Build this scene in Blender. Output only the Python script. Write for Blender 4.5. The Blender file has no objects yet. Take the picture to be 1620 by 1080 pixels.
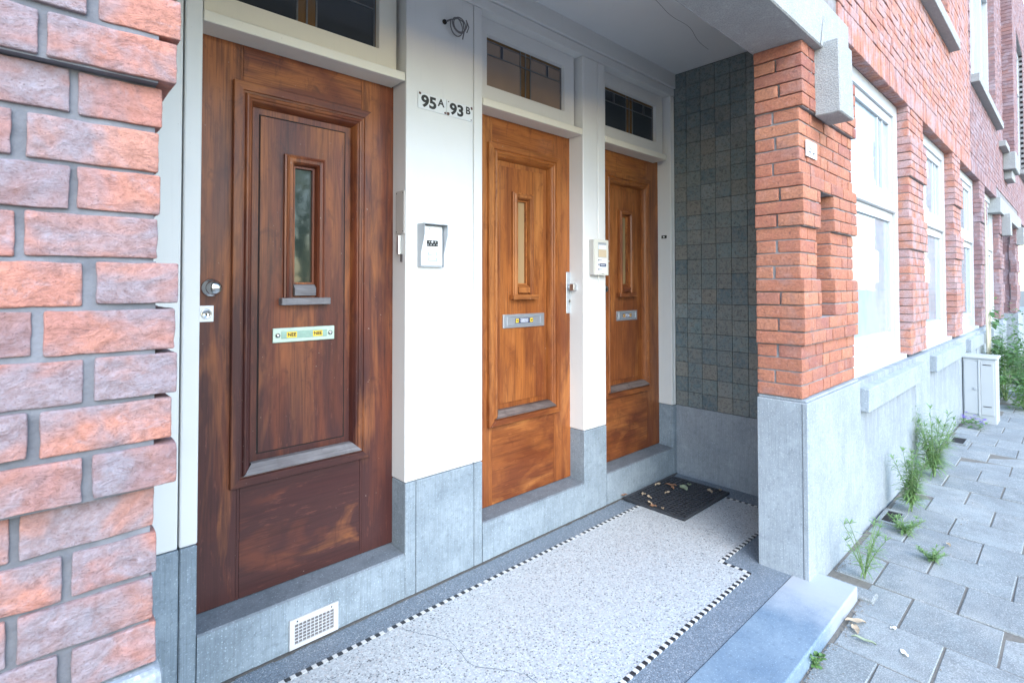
import bpy, bmesh, math, random
from mathutils import Vector, Matrix, noise
random.seed(7)
R = math.radians
SC = bpy.context.scene
COL = SC.collection

# ------------------------------------------------------------------ camera
cam_d = bpy.data.cameras.new('camera')
cam = bpy.data.objects.new('camera', cam_d); COL.objects.link(cam)
cam_d.sensor_width = 36.0
cam_d.lens = 839.31 / 1620 * 36
cam_d.shift_y = -(540 - 436.35) / 1620
cam_d.clip_start = 0.02; cam_d.clip_end = 600
ya, pi_, ro = R(46.9967), R(1.1618), R(-0.0413)
fw = Vector((math.cos(ya)*math.cos(pi_), math.sin(ya)*math.cos(pi_), math.sin(pi_)))
rt = Vector((math.sin(ya), -math.cos(ya), 0)); up = rt.cross(fw)
rt2 = math.cos(ro)*rt + math.sin(ro)*up; up2 = -math.sin(ro)*rt + math.cos(ro)*up
m = Matrix((rt2, up2, -fw)).transposed().to_4x4()
m.translation = Vector((0, 0, 1.4555)); cam.matrix_world = m
cam_d.dof.use_dof = True; cam_d.dof.focus_distance = 2.5; cam_d.dof.aperture_fstop = 9.0
SC.camera = cam

# ------------------------------------------------------------------ sky, sun, exposure
SUN_EL = 38.0
SUN_DIR = Vector((0.40, 0.90, 0)).normalized() * math.cos(R(SUN_EL)) + Vector((0, 0, -math.sin(R(SUN_EL))))
w = bpy.data.worlds.new('World'); SC.world = w; w.use_nodes = True
nt = w.node_tree; nt.nodes.clear()
sky = nt.nodes.new('ShaderNodeTexSky'); sky.sky_type = 'NISHITA'; sky.sun_disc = False
sky.sun_elevation = R(SUN_EL); sky.sun_rotation = math.atan2(-SUN_DIR.x, -SUN_DIR.y)
sky.dust_density = 0.6; sky.ozone_density = 1.6; sky.air_density = 1.3
bg = nt.nodes.new('ShaderNodeBackground'); bg.inputs['Strength'].default_value = 0.15
wo = nt.nodes.new('ShaderNodeOutputWorld')
nt.links.new(sky.outputs[0], bg.inputs[0]); nt.links.new(bg.outputs[0], wo.inputs[0])
sd = bpy.data.lights.new('sun', 'SUN'); sd.energy = 0.5; sd.angle = R(45); sd.color = (1.0, 0.98, 0.95)
so = bpy.data.objects.new('sun', sd); COL.objects.link(so)
so.rotation_euler = SUN_DIR.to_track_quat('-Z', 'Y').to_euler(); so.location = (0, -10, 12)
SC.view_settings.view_transform = 'Standard'; SC.view_settings.look = 'None'
SC.view_settings.gamma = 1; SC.view_settings.use_curve_mapping = False
SC.view_settings.exposure = 2.36
SC.cycles.max_bounces = 8; SC.cycles.diffuse_bounces = 8

# ------------------------------------------------------------------ helpers: objects
def tag(o, label=None, cat=None, group=None, kind=None):
    if label: o['label'] = label
    if cat: o['category'] = cat
    if group: o['group'] = group
    if kind: o['kind'] = kind
    return o
def thing(name, label, cat, loc=(0, 0, 0), group=None, kind=None):
    o = bpy.data.objects.new(name, None); COL.objects.link(o); o.location = loc
    o.empty_display_size = 0.1
    return tag(o, label, cat, group, kind)
def wpos(o):
    v = Vector(o.location) if not o.get('_w') else Vector((0, 0, 0))
    return v
def link(name, me, mat, parent=None, loc=None, rot=None):
    o = bpy.data.objects.new(name, me); COL.objects.link(o)
    if mat is not None and len(me.materials) == 0: me.materials.append(mat)
    if loc is not None: o.location = loc
    if rot is not None: o.rotation_euler = rot
    if parent is not None:
        o.parent = parent
        # every empty and every part mesh keeps world coordinates; undo the top thing's own shift
        top = parent
        while top.parent: top = top.parent
        if parent.parent is None:
            o.matrix_parent_inverse = Matrix.Translation(-Vector(top.location))
        else:
            o.matrix_parent_inverse = Matrix.Translation(-Vector(parent.location))
    return o
def meshof(name, bm, smooth=False):
    me = bpy.data.meshes.new(name); bm.normal_update(); bm.to_mesh(me); bm.free()
    if smooth:
        for p in me.polygons: p.use_smooth = True
    return me
def obj(name, bm, mat, parent=None, smooth=False, loc=None, rot=None):
    return link(name, meshof(name, bm, smooth), mat, parent, loc, rot)
def bx(bm, x0, x1, y0, y1, z0, z1, bev=0.0, seg=1):
    vs = [bm.verts.new((x, y, z)) for x in (x0, x1) for y in (y0, y1) for z in (z0, z1)]
    idx = [(0, 1, 3, 2), (4, 6, 7, 5), (0, 4, 5, 1), (2, 3, 7, 6), (0, 2, 6, 4), (1, 5, 7, 3)]
    fs = [bm.faces.new([vs[i] for i in q]) for q in idx]
    if bev > 0:
        es = list({e for f in fs for e in f.edges})
        bmesh.ops.bevel(bm, geom=es, offset=bev, segments=seg, affect='EDGES', profile=0.5)
def box(name, mat, parent, x0, x1, y0, y1, z0, z1, bev=0.0, seg=1):
    bm = bmesh.new(); bx(bm, x0, x1, y0, y1, z0, z1, bev, seg)
    return obj(name, bm, mat, parent)
def cyl(bm, c, axis, r0, r1, h, n=20, cap=True):
    c = Vector(c); a = Vector(axis).normalized()
    t = a.orthogonal().normalized(); b = a.cross(t)
    r_a = [bm.verts.new(c + (t*math.cos(2*math.pi*i/n) + b*math.sin(2*math.pi*i/n))*r0) for i in range(n)]
    r_b = [bm.verts.new(c + a*h + (t*math.cos(2*math.pi*i/n) + b*math.sin(2*math.pi*i/n))*r1) for i in range(n)]
    for i in range(n):
        bm.faces.new((r_a[i], r_a[(i+1) % n], r_b[(i+1) % n], r_b[i]))
    if cap:
        bm.faces.new(r_a[::-1]); bm.faces.new(r_b)
def lathe(bm, c, axis, prof, n=24):
    c = Vector(c); a = Vector(axis).normalized(); t = a.orthogonal().normalized(); b = a.cross(t)
    rings = []
    for (r, hh) in prof:
        rings.append([bm.verts.new(c + a*hh + (t*math.cos(2*math.pi*i/n) + b*math.sin(2*math.pi*i/n))*max(r, 1e-4)) for i in range(n)])
    for k in range(len(rings)-1):
        for i in range(n):
            bm.faces.new((rings[k][i], rings[k][(i+1) % n], rings[k+1][(i+1) % n], rings[k+1][i]))
    bm.faces.new(rings[-1]); bm.faces.new(rings[0][::-1])
def tube(bm, pts, r, n=8, r1=None):
    pts = [Vector(p) for p in pts]; rings = []
    for i, p in enumerate(pts):
        d = (pts[min(i+1, len(pts)-1)] - pts[max(i-1, 0)]).normalized()
        t = d.orthogonal().normalized() if i == 0 else (t - d*t.dot(d)).normalized()
        b = d.cross(t); rr = r if r1 is None else r + (r1-r)*i/(len(pts)-1)
        rings.append([bm.verts.new(p + (t*math.cos(2*math.pi*k/n) + b*math.sin(2*math.pi*k/n))*rr) for k in range(n)])
    for i in range(len(rings)-1):
        for k in range(n):
            bm.faces.new((rings[i][k], rings[i][(k+1) % n], rings[i+1][(k+1) % n], rings[i+1][k]))
    bm.faces.new(rings[0][::-1]); bm.faces.new(rings[-1])
def frame_sweep(bm, x0, x1, z0, z1, y, prof, sides='LTRB'):
    # a mitred frame in the XZ plane; prof = [(inset, height towards -Y)]
    rings = []
    for (d, hh) in prof:
        rings.append([bm.verts.new(p) for p in ((x0+d, y-hh, z0+d), (x1-d, y-hh, z0+d), (x1-d, y-hh, z1-d), (x0+d, y-hh, z1-d))])
    S = {'B': 0, 'R': 1, 'T': 2, 'L': 3}
    for k in range(len(rings)-1):
        for ch in sides:
            i = S[ch]; j = (i+1) % 4
            bm.faces.new((rings[k][i], rings[k][j], rings[k+1][j], rings[k+1][i]))
def text(name, s, size, mat, parent, x, y, z, depth=0.001, bold=0.0, align='CENTER', sx=1.0):
    cu = bpy.data.curves.new(name, 'FONT'); cu.body = s; cu.size = size; cu.extrude = depth; cu.offset = bold
    cu.align_x = align; cu.align_y = 'CENTER'; cu.resolution_u = 6
    t = bpy.data.objects.new('tmp_text', cu); COL.objects.link(t)
    bpy.context.view_layer.update()
    me = bpy.data.meshes.new_from_object(t.evaluated_get(bpy.context.evaluated_depsgraph_get()))
    bpy.data.objects.remove(t); bpy.data.curves.remove(cu)
    me.name = name
    me.transform(Matrix.Translation((x, y, z)) @ Matrix.Rotation(R(90), 4, 'X') @ Matrix.Diagonal((sx, 1, 1, 1)))
    me.materials.clear()
    return link(name, me, mat, parent)

# ------------------------------------------------------------------ helpers: materials
class NT:
    def __init__(s, name):
        s.m = bpy.data.materials.new(name); s.m.use_nodes = True; s.t = s.m.node_tree
        s.b = s.t.nodes['Principled BSDF']
    def n(s, typ, **kw):
        nd = s.t.nodes.new(typ)
        for k, v in kw.items():
            if k.startswith('p_'): setattr(nd, k[2:], v)
            else:
                key = k.replace('_', ' ')
                s.set(nd.inputs[key], v)
        return nd
    def set(s, inp, v):
        if isinstance(v, bpy.types.NodeSocket): s.t.links.new(v, inp)
        else: inp.default_value = v
    def co(s, which='Object'):
        return s.t.nodes.new('ShaderNodeTexCoord').outputs[which]
    def map(s, vec, scale=(1, 1, 1), loc=(0, 0, 0), rot=(0, 0, 0)):
        nd = s.n('ShaderNodeMapping', Vector=vec); nd.inputs['Scale'].default_value = scale
        nd.inputs['Location'].default_value = loc; nd.inputs['Rotation'].default_value = rot
        return nd.outputs[0]
    def noise(s, vec, scale, detail=4, rough=0.55, dist=0.0):
        return s.n('ShaderNodeTexNoise', Vector=vec, Scale=scale, Detail=detail, Roughness=rough, Distortion=dist).outputs['Fac']
    def vor(s, vec, scale, feat='F1', rnd=1.0, out='Distance'):
        nd = s.t.nodes.new('ShaderNodeTexVoronoi'); nd.feature = feat
        s.set(nd.inputs['Vector'], vec); nd.inputs['Scale'].default_value = scale; nd.inputs['Randomness'].default_value = rnd
        return nd.outputs[out]
    def ramp(s, fac, stops, interp='LINEAR'):
        nd = s.t.nodes.new('ShaderNodeValToRGB'); cr = nd.color_ramp; cr.interpolation = interp
        while len(cr.elements) < len(stops): cr.elements.new(0.5)
        for e, (p, c) in zip(cr.elements, stops):
            e.position = p; e.color = (c, c, c, 1) if isinstance(c, (int, float)) else tuple(c) + (1,)
        s.set(nd.inputs[0], fac); return nd.outputs[0]
    def mix(s, fac, a, b, mode='MIX'):
        nd = s.t.nodes.new('ShaderNodeMix'); nd.data_type = 'RGBA'; nd.blend_type = mode
        for i, v in ((0, fac), (6, a), (7, b)):
            if isinstance(v, bpy.types.NodeSocket): s.t.links.new(v, nd.inputs[i])
            elif i == 0: nd.inputs[0].default_value = v
            else: nd.inputs[i].default_value = (v, v, v, 1) if isinstance(v, (int, float)) else tuple(v) + (1,)
        return nd.outputs[2]
    def math(s, op, a, b=0.0):
        nd = s.t.nodes.new('ShaderNodeMath'); nd.operation = op; s.set(nd.inputs[0], a); s.set(nd.inputs[1], b); return nd.outputs[0]
    def rand(s):
        o = s.t.nodes.new('ShaderNodeObjectInfo').outputs['Random']
        g = s.t.nodes.new('ShaderNodeNewGeometry').outputs['Random Per Island']
        return s.math('FRACT', s.math('ADD', s.math('MULTIPLY', o, 7.13), s.math('MULTIPLY', g, 3.7)))
    def bump(s, h, strength=0.3, dist=0.004):
        nd = s.n('ShaderNodeBump', Height=h, Strength=strength, Distance=dist)
        s.t.links.new(nd.outputs[0], s.b.inputs['Normal']); return nd
    def out(s, col=None, rough=None, metal=None, spec=None):
        if col is not None: s.set(s.b.inputs['Base Color'], tuple(col)+(1,) if isinstance(col, tuple) else col)
        if rough is not None: s.set(s.b.inputs['Roughness'], rough)
        if metal is not None: s.set(s.b.inputs['Metallic'], metal)
        if spec is not None: s.set(s.b.inputs['Specular IOR Level'], spec)
        return s.m
def plain(name, col, rough=0.5, metal=0.0, var=0.0, scale=30):
    a = NT(name)
    if var:
        f = a.noise(a.co(), scale, 3)
        c = a.mix(f, tuple(v*(1-var) for v in col), tuple(min(1, v*(1+var)) for v in col))
        return a.out(c, rough, metal)
    return a.out(tuple(col), rough, metal)

def brick_mat(name, cols, bloom, bloom_amt, near=True, blotch=(0.52, 0.24, 0.14)):
    a = NT(name); p = a.t.nodes.new('ShaderNodeNewGeometry').outputs['Position']
    r = a.rand()
    stops = [(i/(len(cols)-1), c) for i, c in enumerate(cols)]
    base = a.ramp(r, stops)
    n1 = a.noise(p, 14, 5, 0.6)
    base = a.mix(a.ramp(n1, [(0.35, 0.0), (0.75, 0.55)]), base, blotch, 'MIX')
    n3 = a.noise(p, 6.5, 4, 0.6, 0.6)
    lo = 0.62 - bloom_amt*0.35
    base = a.mix(a.ramp(n3, [(lo, 0.0), (lo+0.16, 0.85)]), base, bloom)
    n2 = a.noise(p, 90, 4, 0.7)
    base = a.mix(a.ramp(n2, [(0.3, 0.5), (0.6, 0.0)]), base, (0.16, 0.075, 0.06))
    n5 = a.noise(a.map(p, (20, 20, 30), rot=(0, 0.5, 0)), 1.0, 6, 0.75, 0.5)
    base = a.mix(a.ramp(n5, [(0.56, 0.0), (0.74, 0.55 if near else 0.3)]), base, tuple(min(1, v*1.55) for v in bloom))
    cr = a.noise(a.map(p, (26, 26, 48), rot=(0, 0.40, 0)), 1.0, 7, 0.74, 0.7)
    base = a.mix(a.ramp(cr, [(0.30, 0.75), (0.44, 0.0)]), base, (0.15, 0.085, 0.085))
    pit = a.vor(p, 160); base = a.mix(a.ramp(pit, [(0.10, 0.5), (0.22, 0.0)]), base, (0.14, 0.08, 0.075))
    h = a.math('ADD', a.math('MULTIPLY', cr, 1.0), a.math('MULTIPLY', n2, 0.45))
    a.bump(h, 0.75 if near else 0.35, 0.011 if near else 0.005)
    return a.out(base, 0.9, spec=0.25)
ORANGE = [(0.40, 0.155, 0.105), (0.47, 0.185, 0.12), (0.43, 0.165, 0.115), (0.51, 0.225, 0.14), (0.38, 0.16, 0.13), (0.33, 0.13, 0.11)]
PURPLE = [(0.25, 0.155, 0.165), (0.30, 0.175, 0.175), (0.21, 0.14, 0.16), (0.28, 0.19, 0.20), (0.34, 0.185, 0.17)]
M = {}
M['brick_left'] = brick_mat('weathered_brick', [(0.42, 0.185, 0.15), (0.47, 0.215, 0.17), (0.38, 0.175, 0.155), (0.46, 0.235, 0.19), (0.34, 0.18, 0.17), (0.27, 0.18, 0.19)], (0.26, 0.245, 0.285), 0.55, blotch=(0.53, 0.25, 0.175))
M['brick'] = brick_mat('orange_brick', ORANGE, (0.40, 0.22, 0.19), 0.12)
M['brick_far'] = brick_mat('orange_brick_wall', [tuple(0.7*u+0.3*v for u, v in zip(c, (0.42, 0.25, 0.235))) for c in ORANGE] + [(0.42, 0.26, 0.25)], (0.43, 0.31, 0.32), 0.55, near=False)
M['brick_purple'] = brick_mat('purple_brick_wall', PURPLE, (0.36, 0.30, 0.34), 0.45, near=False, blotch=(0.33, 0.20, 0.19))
def mortar(name='mortar', c0=(0.15, 0.145, 0.15), c1=(0.26, 0.25, 0.255)):
    a = NT(name); p = a.t.nodes.new('ShaderNodeNewGeometry').outputs['Position']
    n = a.noise(p, 60, 4); c = a.mix(n, c0, c1); n2 = a.noise(p, 12, 4); c = a.mix(a.ramp(n2, [(0.45, 0.0), (0.7, 0.6)]), c, tuple(v*1.5 for v in c1))
    a.bump(a.noise(p, 180, 3), 0.5, 0.003); return a.out(c, 0.95)
M['mortar'] = mortar()
M['mortar_slate'] = mortar('slate_mortar', (0.085, 0.09, 0.105), (0.15, 0.155, 0.175))

def paint(name, col, dirt=0.25, rough=0.42):
    a = NT(name); p = a.t.nodes.new('ShaderNodeNewGeometry').outputs['Position']
    n = a.noise(p, 2.2, 5, 0.6)
    c = a.mix(a.ramp(n, [(0.4, 0.0), (0.8, dirt)]), col, tuple(v*0.82 for v in col))
    st = a.noise(a.map(p, (40, 40, 3)), 1.0, 3)
    c = a.mix(a.ramp(st, [(0.62, 0.0), (0.8, 0.22)]), c, tuple(v*0.75 for v in col))
    sp = a.noise(p, 130, 2)
    c = a.mix(a.ramp(sp, [(0.74, 0.0), (0.78, 0.5)]), c, (0.40, 0.36, 0.31))
    a.bump(a.noise(a.map(p, (60, 60, 14)), 1.0, 3), 0.12, 0.002)
    return a.out(c, rough)
M['white'] = paint('white_paint', (0.70, 0.70, 0.685), 0.4)
M['cream'] = paint('cream_paint', (0.74, 0.70, 0.60), 0.3)
M['pvc'] = paint('white_window_paint', (0.52, 0.545, 0.565), 0.05, 0.3)
M['ceiling'] = paint('ceiling_plaster', (0.70, 0.71, 0.72), 0.35, 0.8)

def bluestone(name, lo, hi, hatch=True, rough=0.75):
    a = NT(name); p = a.t.nodes.new('ShaderNodeNewGeometry').outputs['Position']
    n = a.noise(p, 5, 6, 0.65); c = a.mix(a.ramp(n, [(0.3, 0.0), (0.7, 1.0)]), lo, hi)
    f = a.noise(p, 150, 2); c = a.mix(a.ramp(f, [(0.60, 0.0), (0.70, 0.7)]), c, tuple(min(1, v*1.7) for v in hi))
    f2 = a.noise(p, 45, 4, 0.7); c = a.mix(a.ramp(f2, [(0.30, 0.45), (0.48, 0.0)]), c, tuple(v*0.6 for v in lo))
    if hatch:
        hn = a.noise(a.map(p, (190, 190, 5)), 1.0, 3, 0.6)
        c = a.mix(a.ramp(hn, [(0.36, 0.32), (0.54, 0.0)]), c, tuple(v*0.70 for v in lo))
        bl = a.noise(p, 11, 5, 0.7); c = a.mix(a.ramp(bl, [(0.55, 0.0), (0.72, 0.4)]), c, tuple(min(1, v*1.25) for v in hi))
        a.bump(a.math('ADD', hn, a.math('MULTIPLY', f2, 0.5)), 0.45, 0.003)
    else:
        a.bump(f2, 0.25, 0.003)
    return a.out(c, rough)
M['stone'] = bluestone('blue_limestone', (0.165, 0.205, 0.24), (0.275, 0.33, 0.375))
M['stone_top'] = bluestone('worn_limestone_tread', (0.11, 0.135, 0.16), (0.19, 0.22, 0.25), False, 0.6)
M['stone_smooth'] = bluestone('smooth_limestone', (0.22, 0.245, 0.275), (0.31, 0.335, 0.365), True, 0.7)
M['plinth'] = bluestone('pale_limestone', (0.245, 0.28, 0.315), (0.335, 0.375, 0.41))
M['slab'] = bluestone('step_slab_limestone', (0.135, 0.20, 0.275), (0.225, 0.30, 0.37), False, 0.55)
def pale_end_slab():  # slab colour turns paler towards its right end, edge broken by noise
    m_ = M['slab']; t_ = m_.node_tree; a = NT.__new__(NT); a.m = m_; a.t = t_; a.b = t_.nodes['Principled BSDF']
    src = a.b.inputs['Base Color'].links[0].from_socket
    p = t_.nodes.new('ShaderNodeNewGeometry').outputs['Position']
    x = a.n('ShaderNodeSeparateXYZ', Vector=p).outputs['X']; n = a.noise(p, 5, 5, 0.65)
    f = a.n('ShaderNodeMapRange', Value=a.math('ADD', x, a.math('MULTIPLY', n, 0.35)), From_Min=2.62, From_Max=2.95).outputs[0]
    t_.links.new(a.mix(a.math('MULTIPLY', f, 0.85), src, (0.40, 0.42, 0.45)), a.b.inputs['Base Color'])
pale_end_slab()
def stained():
    m_ = M['plinth'].copy(); m_.name = 'stained_limestone'; t_ = m_.node_tree; b_ = t_.nodes['Principled BSDF']
    src = b_.inputs['Base Color'].links[0].from_socket
    a = NT.__new__(NT); a.m = m_; a.t = t_; a.b = b_
    p = t_.nodes.new('ShaderNodeNewGeometry').outputs['Position']
    z = a.n('ShaderNodeSeparateXYZ', Vector=p).outputs['Z']
    dr = a.noise(a.map(p, (16, 16, 0.9)), 1.0, 4, 0.65)
    g_ = a.n('ShaderNodeMapRange', Value=z, From_Min=0.15, From_Max=0.70).outputs[0]
    f = a.math('MULTIPLY', a.ramp(dr, [(0.40, 0.15), (0.66, 0.85)]), g_)
    c = a.mix(f, src, (0.17, 0.185, 0.20)); t_.links.new(c, b_.inputs['Base Color'])
    return m_
M['plinth_stain'] = stained()
def concrete(name, lo, hi):
    a = NT(name); p = a.t.nodes.new('ShaderNodeNewGeometry').outputs['Position']
    n = a.noise(p, 7, 6, 0.7); g = a.vor(p, 130)
    c = a.mix(n, lo, hi); c = a.mix(a.ramp(g, [(0.25, 0.4), (0.6, 0.0)]), c, tuple(v*0.62 for v in lo))
    n2 = a.noise(p, 24, 5, 0.7); c = a.mix(a.ramp(n2, [(0.58, 0.0), (0.75, 0.6)]), c, tuple(min(1, v*1.35) for v in hi))
    a.bump(a.math('ADD', g, n2), 0.5, 0.004)
    return a.out(c, 0.92)
M['concrete'] = concrete('granular_concrete', (0.27, 0.28, 0.28), (0.41, 0.425, 0.425))

def wood(name, dark, mid, light, axis='Z', wear=0.5, seed=0.0, hbias=0.0, rough=0.34):
    a = NT(name); g = a.t.nodes.new('ShaderNodeNewGeometry').outputs['Position']
    g = a.map(g, loc=(seed*3.7, seed*1.3, seed*2.1))
    s1 = (34, 34, 1.5) if axis == 'Z' else (1.5, 34, 34)
    s2 = (150, 150, 5) if axis == 'Z' else (5, 150, 150)
    s3 = (5.5, 5.5, 1.1) if axis == 'Z' else (2.2, 5.5, 5.5)
    gr = a.noise(a.map(g, s1), 1.0, 5, 0.6, 1.1)
    fine = a.noise(a.map(g, s2), 1.0, 3, 0.6, 0.3)
    blo = a.noise(a.map(g, s3), 1.0, 4, 0.6, 0.5)
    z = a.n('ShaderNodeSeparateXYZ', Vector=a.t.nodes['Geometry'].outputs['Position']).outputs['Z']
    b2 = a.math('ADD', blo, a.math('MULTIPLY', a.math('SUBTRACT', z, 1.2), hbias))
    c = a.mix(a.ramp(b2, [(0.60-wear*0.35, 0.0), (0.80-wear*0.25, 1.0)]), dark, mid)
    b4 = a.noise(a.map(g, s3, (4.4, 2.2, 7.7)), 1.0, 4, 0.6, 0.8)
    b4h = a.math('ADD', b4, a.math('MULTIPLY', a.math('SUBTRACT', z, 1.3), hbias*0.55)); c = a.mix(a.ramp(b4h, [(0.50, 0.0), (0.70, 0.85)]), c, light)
    c = a.mix(a.ramp(gr, [(0.30, 0.5), (0.52, 0.0)]), c, tuple(v*0.5 for v in dark))
    c = a.mix(a.ramp(fine, [(0.34, 0.4), (0.50, 0.0)]), c, tuple(v*0.5 for v in dark))
    mo = a.noise(a.map(g, (13, 13, 6)), 1.0, 5, 0.7, 0.8)
    c = a.mix(a.ramp(mo, [(0.32, 0.55), (0.46, 0.0)]), c, tuple(v*0.75 for v in dark))
    sr = a.noise(a.map(g, (60, 60, 9) if axis == 'Z' else (9, 60, 60), (1.1, 5.2, 0.3)), 1.0, 4, 0.7)
    c = a.mix(a.ramp(sr, [(0.60, 0.0), (0.74, 0.30)]), c, tuple(v*1.5+0.03 for v in mid))
    sc = a.noise(a.map(g, (70, 70, 70)), 1.0, 2)
    c = a.mix(a.ramp(sc, [(0.735, 0.0), (0.77, 0.4)]), c, (0.45, 0.38, 0.34))
    a.bump(a.math('ADD', fine, a.math('MULTIPLY', gr, 0.5)), 0.12, 0.002)
    rr = a.ramp(b4, [(0.3, rough), (0.7, min(1, rough+0.25))])
    a.b.inputs['Coat Weight'].default_value = 0.12; a.b.inputs['Coat Roughness'].default_value = 0.14
    return a.out(c, rr, spec=0.32)
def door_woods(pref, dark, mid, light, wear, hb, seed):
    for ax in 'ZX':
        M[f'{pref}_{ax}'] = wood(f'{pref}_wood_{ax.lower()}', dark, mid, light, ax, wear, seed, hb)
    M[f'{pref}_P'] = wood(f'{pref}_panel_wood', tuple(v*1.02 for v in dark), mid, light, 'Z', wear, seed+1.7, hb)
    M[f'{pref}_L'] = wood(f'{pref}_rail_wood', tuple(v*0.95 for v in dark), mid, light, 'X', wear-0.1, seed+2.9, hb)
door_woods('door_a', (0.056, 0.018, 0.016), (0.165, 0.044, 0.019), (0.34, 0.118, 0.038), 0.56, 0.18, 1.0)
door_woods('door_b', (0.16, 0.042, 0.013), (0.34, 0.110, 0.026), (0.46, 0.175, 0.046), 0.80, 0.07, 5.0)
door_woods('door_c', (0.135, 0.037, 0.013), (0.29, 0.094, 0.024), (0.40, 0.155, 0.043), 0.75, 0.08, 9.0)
M['wood_grey'] = wood('silvered_wood', (0.15, 0.14, 0.145), (0.27, 0.265, 0.28), (0.34, 0.33, 0.34), 'X', 0.6, 3.0, 0.0, 0.7)
M['wood_grey2'] = wood('greyed_brown_wood', (0.075, 0.055, 0.05), (0.15, 0.115, 0.105), (0.22, 0.18, 0.165), 'X', 0.6, 4.0, 0.0, 0.6)
M['gap'] = plain('dark_gap', (0.012, 0.010, 0.010), 0.9)

def terrazzo(name, stops, scale, grout):
    a = NT(name); p = a.t.nodes.new('ShaderNodeNewGeometry').outputs['Position']
    nd = a.t.nodes.new('ShaderNodeTexVoronoi'); a.set(nd.inputs['Vector'], p); nd.inputs['Scale'].default_value = scale
    v = a.n('ShaderNodeSeparateColor', Color=nd.outputs['Color']).outputs[0]
    c = a.ramp(v, stops, 'CONSTANT')
    e = a.vor(p, scale, 'DISTANCE_TO_EDGE')
    c = a.mix(a.ramp(e, [(0.03, 1.0), (0.12, 0.0)]), c, grout)
    nd2 = a.t.nodes.new('ShaderNodeTexVoronoi'); a.set(nd2.inputs['Vector'], a.map(p, loc=(3.1, 1.7, 0))); nd2.inputs['Scale'].default_value = scale*0.28
    v2 = a.n('ShaderNodeSeparateColor', Color=nd2.outputs['Color']).outputs[1]
    d2 = a.ramp(nd2.outputs['Distance'], [(0.16, 1.0), (0.22, 0.0)])
    c = a.mix(a.math('MULTIPLY', d2, a.ramp(v2, [(0.80, 0.0), (0.82, 0.9)])), c, (0.10, 0.11, 0.12))
    n = a.noise(p, 3, 5, 0.6); c = a.mix(a.ramp(n, [(0.45, 0.0), (0.75, 0.35)]), c, grout)
    a.bump(e, 0.1, 0.001)
    return a.out(c, 0.45)
M['terrazzo'] = terrazzo('pale_terrazzo', [(0.0, (0.50, 0.535, 0.55)), (0.22, (0.40, 0.43, 0.445)), (0.42, (0.60, 0.63, 0.635)), (0.64, (0.33, 0.355, 0.37)), (0.76, (0.50, 0.47, 0.45)), (0.88, (0.20, 0.21, 0.225)), (0.95, (0.12, 0.13, 0.14))], 150, (0.44, 0.47, 0.49))
M['terrazzo_dark'] = terrazzo('dark_terrazzo', [(0.0, (0.18, 0.22, 0.265)), (0.3, (0.11, 0.14, 0.175)), (0.55, (0.23, 0.275, 0.325)), (0.8, (0.42, 0.44, 0.47)), (0.93, (0.10, 0.11, 0.125))], 230, (0.16, 0.20, 0.24))
M['tess_black'] = plain('black_tessera', (0.03, 0.032, 0.038), 0.35, var=0.3)
M['tess_white'] = plain('white_tessera', (0.62, 0.62, 0.60), 0.35, var=0.12)
def tilemat():
    a = NT('slate_green_glazed_tile'); p = a.t.nodes.new('ShaderNodeNewGeometry').outputs['Position']
    r = a.rand()
    c = a.ramp(r, [(0.0, (0.105, 0.155, 0.18)), (0.25, (0.15, 0.205, 0.225)), (0.45, (0.18, 0.195, 0.19)), (0.65, (0.155, 0.22, 0.235)), (0.85, (0.215, 0.21, 0.19)), (1.0, (0.21, 0.265, 0.28))])
    n = a.noise(p, 26, 5, 0.7, 0.6); c = a.mix(a.ramp(n, [(0.40, 0.0), (0.66, 0.6)]), c, (0.27, 0.25, 0.215))
    n4 = a.noise(p, 55, 4, 0.7, 1.0); c = a.mix(a.ramp(n4, [(0.36, 0.6), (0.50, 0.0)]), c, (0.03, 0.038, 0.04))
    n2 = a.noise(p, 120, 3, 0.7); c = a.mix(a.ramp(n2, [(0.58, 0.0), (0.70, 0.6)]), c, (0.24, 0.24, 0.225))
    a.bump(a.math('ADD', n, a.math('MULTIPLY', n2, 0.4)), 0.25, 0.002)
    return a.out(c, a.ramp(n, [(0.3, 0.28), (0.7, 0.5)]), spec=0.5)
M['tile'] = tilemat()
M['grout'] = plain('tile_grout', (0.045, 0.05, 0.052), 0.9)
def paver():
    a = NT('grey_concrete_paver'); p = a.t.nodes.new('ShaderNodeNewGeometry').outputs['Position']
    r = a.rand(); c = a.ramp(r, [(0.0, (0.205, 0.235, 0.245)), (0.4, (0.28, 0.31, 0.315)), (0.7, (0.185, 0.21, 0.22)), (1.0, (0.29, 0.315, 0.315))])
    n = a.noise(p, 9, 6, 0.7); c = a.mix(a.ramp(n, [(0.35, 0.6), (0.6, 0.0)]), c, (0.14, 0.15, 0.155))
    n6 = a.noise(p, 2.6, 5, 0.7); c = a.mix(a.ramp(n6, [(0.50, 0.0), (0.68, 0.5)]), c, (0.35, 0.355, 0.34))
    n7 = a.noise(p, 33, 3, 0.6); c = a.mix(a.ramp(n7, [(0.68, 0.0), (0.73, 0.6)]), c, (0.42, 0.42, 0.40))
    g = a.noise(p, 190, 3, 0.7); c = a.mix(a.ramp(g, [(0.52, 0.0), (0.68, 0.75)]), c, (0.50, 0.50, 0.49))
    c = a.mix(a.ramp(g, [(0.34, 0.6), (0.46, 0.0)]), c, (0.12, 0.12, 0.125))
    a.bump(g, 0.4, 0.003); return a.out(c, 0.9)
M['paver'] = paver()
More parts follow.
